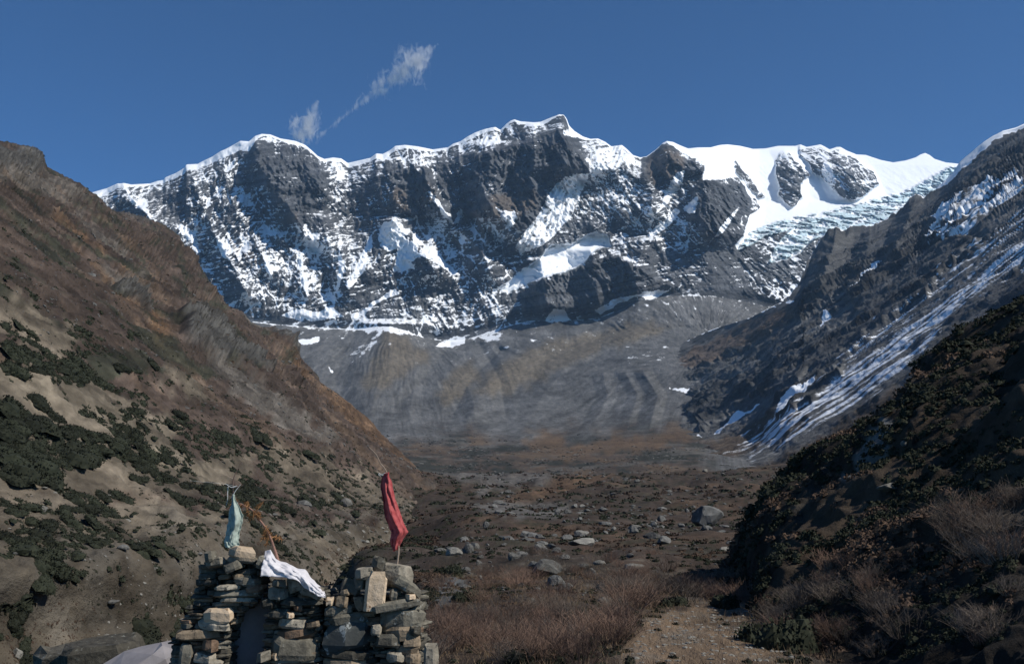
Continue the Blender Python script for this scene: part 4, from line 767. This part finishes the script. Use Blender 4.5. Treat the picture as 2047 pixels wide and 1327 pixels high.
# bank cover
bank_v = [juniper_np(190+i, 26, .24, .5, 1, (6, 1)) for i in range(6)]
X2, Y2, Z2 = PE[..., 0], PE[..., 1], PE[..., 2]
w = ((UE > 1380) & (UE < 2060) & (VE < 1345))*np.clip(1-1.0*bare, .05, 1)*Y2**.6
ps, us, vs2, ns = scatter(PE, UE, VE, w, 3600, rng, nE)
dk = fbm(ps[:, 0]/3+2, ps[:, 1]/4, .7, 3) > -.3
for sel, mat, nm, lab in [(np.where(dk)[0], m_jun, 'bank_scrub', 'dark scrub clinging to the shaded bank'), (np.where(~dk)[0], m_heath, 'bank_heath', 'brown heath tufts on the bank')]:
    V, Fc = merge([(ps[i], rng.uniform(0, 6.28), np.array([1, .9, 1.0])*rng.uniform(8, 26)*np.clip(ps[i][1], 8, 60)/F_PX, tilt(ns[i], .5)) for i in sel], rng, bank_v)
    tag(add(nm, mesh_np(nm, V, Fc, mat)), lab, None, None, 'stuff')
# dry grass along the path and through the scrub
w = ((UF > 860) & (UF < 1700) & (VF > 1130) & (VF < 1345) & (Yf > 8.5))*(.55-.38*pathm)*Yf**1.2
ps, us, vs2, ns = scatter(PF, UF, VF, w, 5200, rng, nF)
n = len(ps)*4; c = np.repeat(ps, 4, 0)+rng.normal(0, .09, (n, 3))*np.array([1, 2.2, 0]); hgt = rng.uniform(.05, .16, (n, 1)); a = rng.uniform(0, 6.28, n); e = np.stack([np.cos(a), np.sin(a), a*0], 1)*.004
tip = c+np.hstack([rng.normal(0, .05, (n, 2)), hgt]); V = np.stack([c-e, c+e, tip], 1).reshape(-1, 3)
tag(add('dry_grass', mesh_np('dry_grass', V, np.arange(3*n).reshape(-1, 3), m_grass)), 'short straw coloured grass along the footpath', None, None, 'stuff')
# pebbles on the path
w = pathm*(Yf < 40); ps, us, vs2, ns = scatter(PF, UF, VF, w, 420, rng, nF)
V, Fc = merge([(p, rng.uniform(0, 6.28), np.array([1, 1, .6])*rng.uniform(.015, .06), Quaternion()) for p in ps], rng, rock_low)
tag(add('path_pebbles', mesh_np('path_pebbles', V, Fc, m_rockw)), 'loose pebbles scattered on the bare footpath', None, None, 'stuff')

# ------------------------------------------------------------------ the three cairns
YQ = 8.5; ZS = 2.782
def zp(zx, zy): return 300+zx/ZS, 850+zy/ZS
def zw(zx, zy, Y=YQ): px, py = zp(zx, zy); return at(px, py, Y)
M_ = YQ/F_PX/ZS                                          # metres per zoomed pixel at the cairns
SM = {'d': simple_mat('slate_dark', (.027, .025, .020), (.09, .082, .064), 12., .85, 1., .02, (.19, .19, .165), 18., .60, .35),
      'g': simple_mat('slate_grey', (.066, .06, .047), (.175, .16, .125), 12., .88, 1., .02, (.27, .265, .23), 18., .60, .3),
      'p': simple_mat('stone_pale', (.13, .115, .088), (.32, .285, .225), 12., .9, 1., .02, (.06, .058, .048), 16., .58, .3),
      't': simple_mat('stone_tan', (.115, .088, .058), (.27, .21, .145), 12., .9, 1., .02, (.06, .05, .04), 16., .58, .3),
      'w': simple_mat('stone_cream', (.34, .25, .16), (.58, .46, .33), 9., .9, 1., .02, (.22, .135, .075), 9., .58, .15),
      'o': simple_mat('stone_rust', (.09, .058, .038), (.20, .135, .09), 12., .9, 1., .02, (.08, .07, .06), 10., .62, .2),
      'l': simple_mat('stone_lichen', (.045, .048, .045), (.085, .088, .08), 9., .9, .6, .012, (.30, .31, .29), 9., .55, .1)}
def slab_me(w_, d_, h_, rng, chunky=False):
    """broken stone: an irregular outline in four rings, chipped edges, uneven faces"""
    n = int(rng.integers(7, 11)); th = np.sort((np.arange(n)+rng.uniform(-.32, .32, n))*2*math.pi/n)
    rad = 1/np.power(np.abs(np.cos(th))**3.2+np.abs(np.sin(th))**3.2, 1/3.2)*rng.uniform(.78, 1.06, n)
    V = []; zs = [-.5, -.28, .22, .5]; ins = [rng.uniform(.80, .93), 1.0, rng.uniform(.95, 1.02), rng.uniform(.74, .92)]
    tx, ty = rng.uniform(-.12, .12, 2)
    for z, q in zip(zs, ins):
        for k in range(n):
            r = rad[k]*q*rng.uniform(.90, 1.06); x, y = math.cos(th[k])*r*.5, math.sin(th[k])*r*.5
            V.append((x*w_, y*d_, (z+rng.uniform(-.13, .13)+tx*x*2+ty*y*2)*h_))
    Fs = [tuple(range(n))[::-1]]
    for i in range(3):
        for k in range(n): Fs.append((i*n+k, i*n+(k+1) % n, (i+1)*n+(k+1) % n, (i+1)*n+k))
    Fs.append(tuple(3*n+k for k in range(n)))
    return V, Fs
def stone(parent, zx0, zy0, zx1, zy1, col, rng, front=0.0, tl=0.0, depth=None, yaw=None):
    w_, h_ = (zx1-zx0)*M_, (zy1-zy0)*M_
    d_ = depth or max(.14, min(.34, w_*rng.uniform(.55, .9)))
    c = zw((zx0+zx1)/2, (zy0+zy1)/2, YQ); V, Fs = slab_me(w_*1.04, d_, h_*1.06, rng)
    me = mesh_py('stone', V, Fs, SM[col])
    return add('stone', me, parent, Vector((c.x, YQ+d_*.5+front+rng.uniform(-.02, .03), c.z))-parent.location, (rng.uniform(-.05, .05), math.radians(tl)+rng.uniform(-.035, .035), rng.uniform(-.35, .35) if yaw is None else yaw))
def cairn(label, left, right, y0, y1, specials, seed, row=(13, 34), base=(450, 0)):
    rng = np.random.default_rng(seed); lx = lut(y1, left); rx = lut(y1, right)
    b = zw((lx+rx)/2, y1, YQ+.25); gz = float(ground_z(b.x, b.y)); e = tag(add('cairn', None, None, (b.x, b.y, gz)), label, 'cairn', 'dry stone cairns')
    # courses, front and core, carried down to the ground below the picture
    y = y0; yend = 850*0+(EYE-gz+ (at(0, 850, YQ).z-EYE))/M_+40
    while y < yend:
        h = rng.uniform(*row); l, r = lut(y+h/2, left), lut(y+h/2, right)
        if y > y1: l -= (y-y1)*.06; r += (y-y1)*.06
        for layer in (0, 1):
            x = l+rng.uniform(0, 25)*(layer == 0)
            while x < r-22:
                wd = min((rng.uniform(70, 210) if h < 26 else rng.uniform(55, 140)) if layer == 0 else rng.uniform(150, 330), r-x+rng.uniform(-8, 12))
                hh = h*rng.uniform(.8, 1.0)
                col = rng.choice(['d', 'd', 'd', 'd', 'd', 'g', 'g', 't', 'o'] if layer == 0 else ['d', 'g', 'd'])
                stone(e, x, y+h-hh, x+wd, y+h, str(col), rng, layer*.17+(rng.uniform(.0, .05) if layer == 0 else 0), rng.uniform(-3, 3), rng.uniform(.18, .26) if layer == 0 else .4)
                x += wd*rng.uniform(.94, 1.0)
        y += h*.95
    for sp_ in specials:
        zx0, zy0, zx1, zy1, col = sp_[:5]; tl = sp_[5] if len(sp_) > 5 else 0; fr = sp_[6] if len(sp_) > 6 else -.05
        stone(e, zx0, zy0, zx1, zy1, col, rng, fr, tl)
    return e
cairn('tall dry stone cairn of thin slabs under the pale green flag', [(690,330),(760,255),(800,232),(900,215),(1000,190),(1100,140),(1200,85),(1327,75)], [(690,560),(760,600),(900,610),(960,600),(1000,560),(1050,480),(1150,445),(1250,430),(1327,425)], 752, 1327,
      [(430,682,590,742,'w',8),(298,735,420,785,'p',-10),(425,728,590,765,'p',3),(300,705,368,752,'g',-12),(410,762,515,802,'g',-18),(350,888,500,915,'p',-2),(338,920,585,955,'g',0),(378,963,570,988,'p',1),(308,1018,462,1088,'w',-4),(268,1090,440,1132,'p',3),(130,1145,392,1190,'t',-3),(290,1193,385,1248,'o',0),(240,1268,370,1312,'p',4),(455,850,605,888,'g',2),(520,890,610,925,'o',0),(590,735,640,790,'g',20),(150,1225,240,1327,'g',5),(300,1310,400,1345,'p',0)], 1)
cairn('middle dry stone cairn with white sheet draped over its top', [(850,650),(950,640),(1050,628),(1200,602),(1327,565)], [(850,930),(960,965),(1000,942),(1200,945),(1327,940)], 905, 1327,
      [(758,838,852,922,'p',-12),(678,858,762,898,'g',6),(658,903,757,960,'p',-3),(828,895,962,952,'p',14),(690,962,965,1000,'d',5),(640,1035,802,1072,'d',-4),(764,1040,806,1066,'w',0,-.09),(708,1085,868,1128,'p',6),(868,1093,940,1122,'t',-4),(688,1128,935,1182,'o',-4),(655,1182,935,1292,'g',3,-.04),(598,1258,682,1302,'p',-4,-.1),(684,1262,748,1292,'w',0,-.1),(638,1294,945,1324,'p',0),(800,1000,850,1030,'o',0),(610,960,700,1005,'d',-10)], 2)
cairn('broad dry stone cairn with big cream block, red flag on top', [(800,1130),(900,1040),(960,985),(1010,950),(1327,945)], [(800,1440),(900,1460),(960,1500),(1020,1512),(1327,1508)], 940, 1327,
      [(1188,825,1326,1002,'w',6,-.12),(1275,793,1450,902,'p',4,.03),(1230,738,1302,808,'g',12),(1132,798,1252,852,'p',-8),(1325,868,1512,918,'g',26,-.05),(1200,972,1522,1016,'g',-8,-.1),(1335,918,1384,972,'p',10),(1418,938,1478,966,'w',0),(1255,1025,1512,1128,'g',-3,-.06),(958,1005,1132,1050,'g',-5,-.05),(962,1052,1228,1098,'g',-2,-.07),(952,1102,1228,1250,'l',0,-.06),(1228,1113,1288,1162,'p',0,-.09),(1300,1120,1508,1182,'t',-6),(1245,1170,1402,1232,'g',3),(1403,1175,1508,1226,'t',4),(1368,1228,1502,1268,'t',-4),(1308,1264,1422,1312,'p',3,-.08),(1420,1270,1504,1322,'t',0),(950,1250,1242,1300,'d',0),(958,1298,1225,1340,'t',0),(1025,955,1112,1002,'t',10),(1138,958,1202,1022,'t',-20),(1050,868,1175,932,'d',12),(1058,915,1112,948,'t',-6),(985,958,1022,992,'w',0),(1130,850,1200,900,'g',0),(1440,1120,1505,1160,'d',0)], 3)
# stones lying apart
def lone(px, py, Y, sx, sy, sz_, col, name, label, seed, rot=(0, 0, 0), sub=3, cuts=9):
    V, Fc = rock_np(seed, sub, cuts); o = add(name, mesh_np(name, V, Fc, SM.get(col, col)), None, at(px, py, Y), rot, (sx, sy, sz_)); return tag(o, label, 'rock')
stone_e = tag(add('fallen_stone', mesh_py('fallen_stone', *slab_me(.13, .12, .2, np.random.default_rng(9)), SM['p']), None, at(863, 1316, 8.3)), 'pale upright stone leaning beside the red flag cairn', 'rock')
m_slab = simple_mat('smooth_violet_slab', (.17, .16, .165), (.24, .225, .23), 5., .85, .25, .02, (.20, .19, .20), 4., .6)
def lone_slab(px, py, Y, w_, d_, h_, mat, name, label, seed, rot):
    V, Fs = slab_me(w_, d_, h_, np.random.default_rng(seed)); return tag(add(name, mesh_py(name, V, Fs, mat), None, at(px, py, Y), rot), label, 'rock')
lone_slab(270, 1350, 10.2, 1.0, .6, .34, m_slab, 'rock_slab', 'smooth pale violet rock slab left of the green flag cairn', 3, (.35, -.38, .15))
lone_slab(500, 1290, 8.86, .30, .07, .80, m_slab, 'rock_slab', 'upright violet slab in the gap between two cairns', 8, (.1, .2, .25))
lone_slab(205, 1302, 11.3, .95, .5, .22, SM['d'], 'dark_rock', 'black broken rock ledge behind the pale violet slab', 12, (.1, -.1, .3))
lone_slab(120, 1318, 11.6, .6, .5, .24, SM['d'], 'dark_rock', 'smaller black rock left of the black rock ledge', 14, (.1, .2, -.3))

# ------------------------------------------------------------------ flags, branch and sheet
m_red = simple_mat('red_cotton', (.36, .050, .055), (.60, .165, .16), 22., .9, .6, .006, translucent=.35)
m_green = simple_mat('faded_green_cotton', (.40, .48, .42), (.50, .57, .51), 60., .9, .3, .004, translucent=.35)
m_wood = simple_mat('weathered_wood', (.20, .15, .11), (.34, .27, .21), 40., .85, .2, .002)
m_bark = simple_mat('dark_bark', (.09, .06, .05), (.17, .12, .095), 40., .85, .2, .002)
m_white = simple_mat('white_sheet', (.62, .60, .62), (.74, .72, .73), 20., .6, .25, .01, translucent=.2)
m_string = simple_mat('pale_string', (.5, .5, .47), (.62, .62, .6), 20., .9, 0)
m_needle = simple_mat('rust_needles', (.24, .115, .045), (.36, .19, .085), 20., .85, 0)
m_stem = simple_mat('red_bark', (.17, .085, .06), (.30, .18, .14), 60., .8, .3, .003)
YF = 8.72
def rod(name, parent, pxs, Y, r0, r1, mat, k=6, wob=0.0):
    p = [at(x, y, Y+wob*math.sin(i*1.3)) for i, (x, y) in enumerate(pxs)]
    # smooth by subdividing
    q = []
    for i in range(len(p)-1):
        a, b, c, d = p[max(i-1, 0)], p[i], p[i+1], p[min(i+2, len(p)-1)]
        for t_ in np.linspace(0, 1, 5)[:-1]:
            q.append(.5*((2*b)+(c-a)*t_+(2*a-5*b+4*c-d)*t_**2+(3*b-a-3*c+d)*t_**3))
    q.append(p[-1]); o_ = parent.location if parent else Vector()
    V, Fc = tube_np([v-o_ for v in q], np.linspace(r0, r1, len(q)), k)
    return add(name, mesh_np(name, V, Fc, mat, True), parent)
def cloth(name, parent, rows, Y, mat, folds, amp, seed):
    """rows: (left px, right px, py) from top to bottom; folded sheet hanging round its pole"""
    nr, nc = 40, 26; rw = np.asarray(rows, float); tt = np.linspace(0, 1, nr); s0 = np.linspace(0, 1, len(rw)); V = np.zeros((nr, nc, 3)); o_ = np.array(parent.location)
    L_ = np.interp(tt, s0, rw[:, 0]); R_ = np.interp(tt, s0, rw[:, 1]); yy = np.interp(tt, s0, rw[:, 2])
    for i in range(nr):
        for j in range(nc):
            c = j/(nc-1); w_ = (R_[i]-L_[i])*Y/F_PX
            px = L_[i]+(R_[i]-L_[i])*c+1.2*math.sin(9*tt[i]+3*c+seed)+(1.6*float(fbm(tt[i]*9, c, seed+3, 3, .7)))*abs(2*c-1); py = yy[i]+ (1.5*math.sin(5*c+seed*2)+1.5*pn(c*6, tt[i]*2, seed)) * (1 if i > nr-3 else .3)
            dep = amp*w_*(math.sin(folds*c*math.pi+2.2*tt[i]+seed)+.5*math.sin(2.3*folds*c*math.pi-3*tt[i]))-.35*w_*math.sin(c*math.pi)
            V[i, j] = np.array(at(px, py, Y+dep+.022*float(fbm(c*3.5+tt[i]*2, tt[i]*7, seed+.5, 4, .6))))-o_
    me = mesh_np(name, V, grid_faces(nr, nc), mat, True); o = add(name, me, parent)
    sd = o.modifiers.new('thickness', 'SOLIDIFY'); sd.thickness = .002
    return o
b = at(792, 1150, YF); fl = tag(add('prayer_flag', None, None, b), 'torn red cloth flag on a bent stick in the broad cairn', 'flag', 'flags on the cairns')
rod('pole', fl, [(793,1160),(793,1135),(797,1095),(792,1040),(784,990),(775,950),(768,935),(760,925),(752,908),(738,894)], YF, .010, .003, m_wood)
cloth('cloth', fl, [(771,778,944),(762,781,956),(759,785,972),(765,790,995),(768,796,1020),(773,803,1040),(780,810,1055),(782,816,1063),(779,806,1078),(781,801,1088),(787,797,1100)], YF-.012, m_red, 2.0, .22, .4)
rod('knot', fl, [(766,950),(757,946),(760,951),(770,945),(776,949)], YF-.02, .003, .002, m_string, 4)
b = at(468, 1105, YF-.05); fl = tag(add('prayer_flag', None, None, b), 'pale faded green cloth flag tied to a twig in the tall cairn', 'flag', 'flags on the cairns')
rod('pole', fl, [(472,1115),(470,1080),(468,1030),(466,985),(466,962),(470,948),(476,936),(483,922)], YF-.05, .008, .0025, m_bark)
rod('twig', fl, [(466,990),(470,982),(476,974),(481,968)], YF-.06, .004, .002, m_string, 5); rod('twig', fl, [(466,957),(458,953),(450,950),(440,951)], YF-.05, .004, .002, m_wood, 5)
rod('string', fl, [(470,972),(455,968),(430,965),(405,963),(380,960)], YF-.06, .0012, .0008, m_string, 4)
rod('string', fl, [(456,972),(455,985),(455,998),(452,1010)], YF-.06, .004, .002, m_string, 4); rod('string', fl, [(474,971),(464,974),(457,971),(452,967)], YF-.07, .005, .002, m_string, 4)
cloth('cloth', fl, [(464,470,988),(463,473,1002),(461,479,1015),(459,485,1030),(456,485,1044),(453,482,1056),(450,479,1070),(448,478,1082),(450,478,1090),(456,477,1097)], YF-.075, m_green, 1.6, .2, 2.1)
br = tag(add('dry_branch', None, None, at(557, 1122, YF)), 'dead conifer branch with rust needles bending over the middle cairn', 'branch')
rod('stem', br, [(558,1128),(553,1110),(547,1092),(540,1073),(530,1054),(520,1040),(510,1026),(502,1018),(492,1012),(478,1007),(462,1012),(452,1018)], YF, .014, .005, m_stem)
rng = np.random.default_rng(77); pl = [(540,1073),(530,1054),(520,1040),(510,1026),(502,1018),(492,1012),(478,1007),(466,1011),(455,1017)]
for k in range(16):
    i = int(rng.integers(len(pl)-1)); t_ = rng.uniform(); x = pl[i][0]*(1-t_)+pl[i+1][0]*t_; y = pl[i][1]*(1-t_)+pl[i+1][1]*t_
    dxp = rng.uniform(-22, 26) if i < 4 else rng.uniform(-16, 16); dyp = rng.uniform(6, 34) if rng.random() < .7 else rng.uniform(-22, 0)
    tips = [(x, y), (x+dxp*.5, y+dyp*.35), (x+dxp, y+dyp)]
    tw_ = rod('twig', br, tips, YF+rng.uniform(-.08, .08), .0045, .002, m_needle, 4)
    Vs, Fs = [], []
    for q in range(60):
        s = rng.uniform(.25, 1); cx = tips[0][0]+(tips[2][0]-tips[0][0])*s; cy = tips[0][1]+(tips[2][1]-tips[0][1])*s-4*s*(1-s)
        c = at(cx, cy, YF+rng.uniform(-.03, .03))-br.location; d = Vector(rng.normal(0, 1, 3)).normalized()*.036; e_ = d.cross(Vector((0, 1, .3))).normalized()*.003
        Fs.append((len(Vs), len(Vs)+1, len(Vs)+2)); Vs += [c-e_, c+e_, c+d]
    add('needles', mesh_py('needles', Vs, Fs, m_needle), tw_)
# white sheet: a crumpled cloth lying over the middle cairn, its back hanging behind
nr, nc = 46, 60; top = [(640,700),(672,690),(700,742),(760,764),(800,784),(860,800),(900,850),(940,888),(972,925)]; low = [(612,838),(660,838),(720,842),(780,850),(832,868),(860,905),(900,928),(935,950),(975,958)]
tx = np.linspace(0, 1, nc); tp = np.array([np.interp(tx, np.linspace(0, 1, len(top)), [p[k] for p in top]) for k in (0, 1)]); lw = np.array([np.interp(tx, np.linspace(0, 1, len(low)), [p[k] for p in low]) for k in (0, 1)])
e0 = at(588, 1170, YF); V = np.zeros((nr, nc, 3))
for i in range(nr):
    for j in range(nc):
        t_ = i/(nr-1)
        if t_ < .65:
            q = t_/.65; zx = lw[0, j]*(1-q)+tp[0, j]*q; zy = lw[1, j]*(1-q**.8)+tp[1, j]*q**.8; dep = -.10+.22*q*q
        else:
            q = (t_-.65)/.35; zx = tp[0, j]; zy = tp[1, j]+70*q*q+8*q; dep = .12+.22*q
        f = .05*float(fbm(j/12., i/14.+j/30., .5, 4, .5))
        V[i, j] = np.array(zw(zx+6*float(pn(i/6., j/6., 2.2)), zy+5*float(pn(i/5., j/5., 7.2)), YQ+dep+f))-np.array(e0)
sh = add('draped_sheet', mesh_np('draped_sheet', V, grid_faces(nr, nc), m_white, True), None, e0); sd = sh.modifiers.new('thickness', 'SOLIDIFY'); sd.thickness = .003
tag(sh, 'crumpled white sheet draped over the top of the middle cairn', 'sheet')
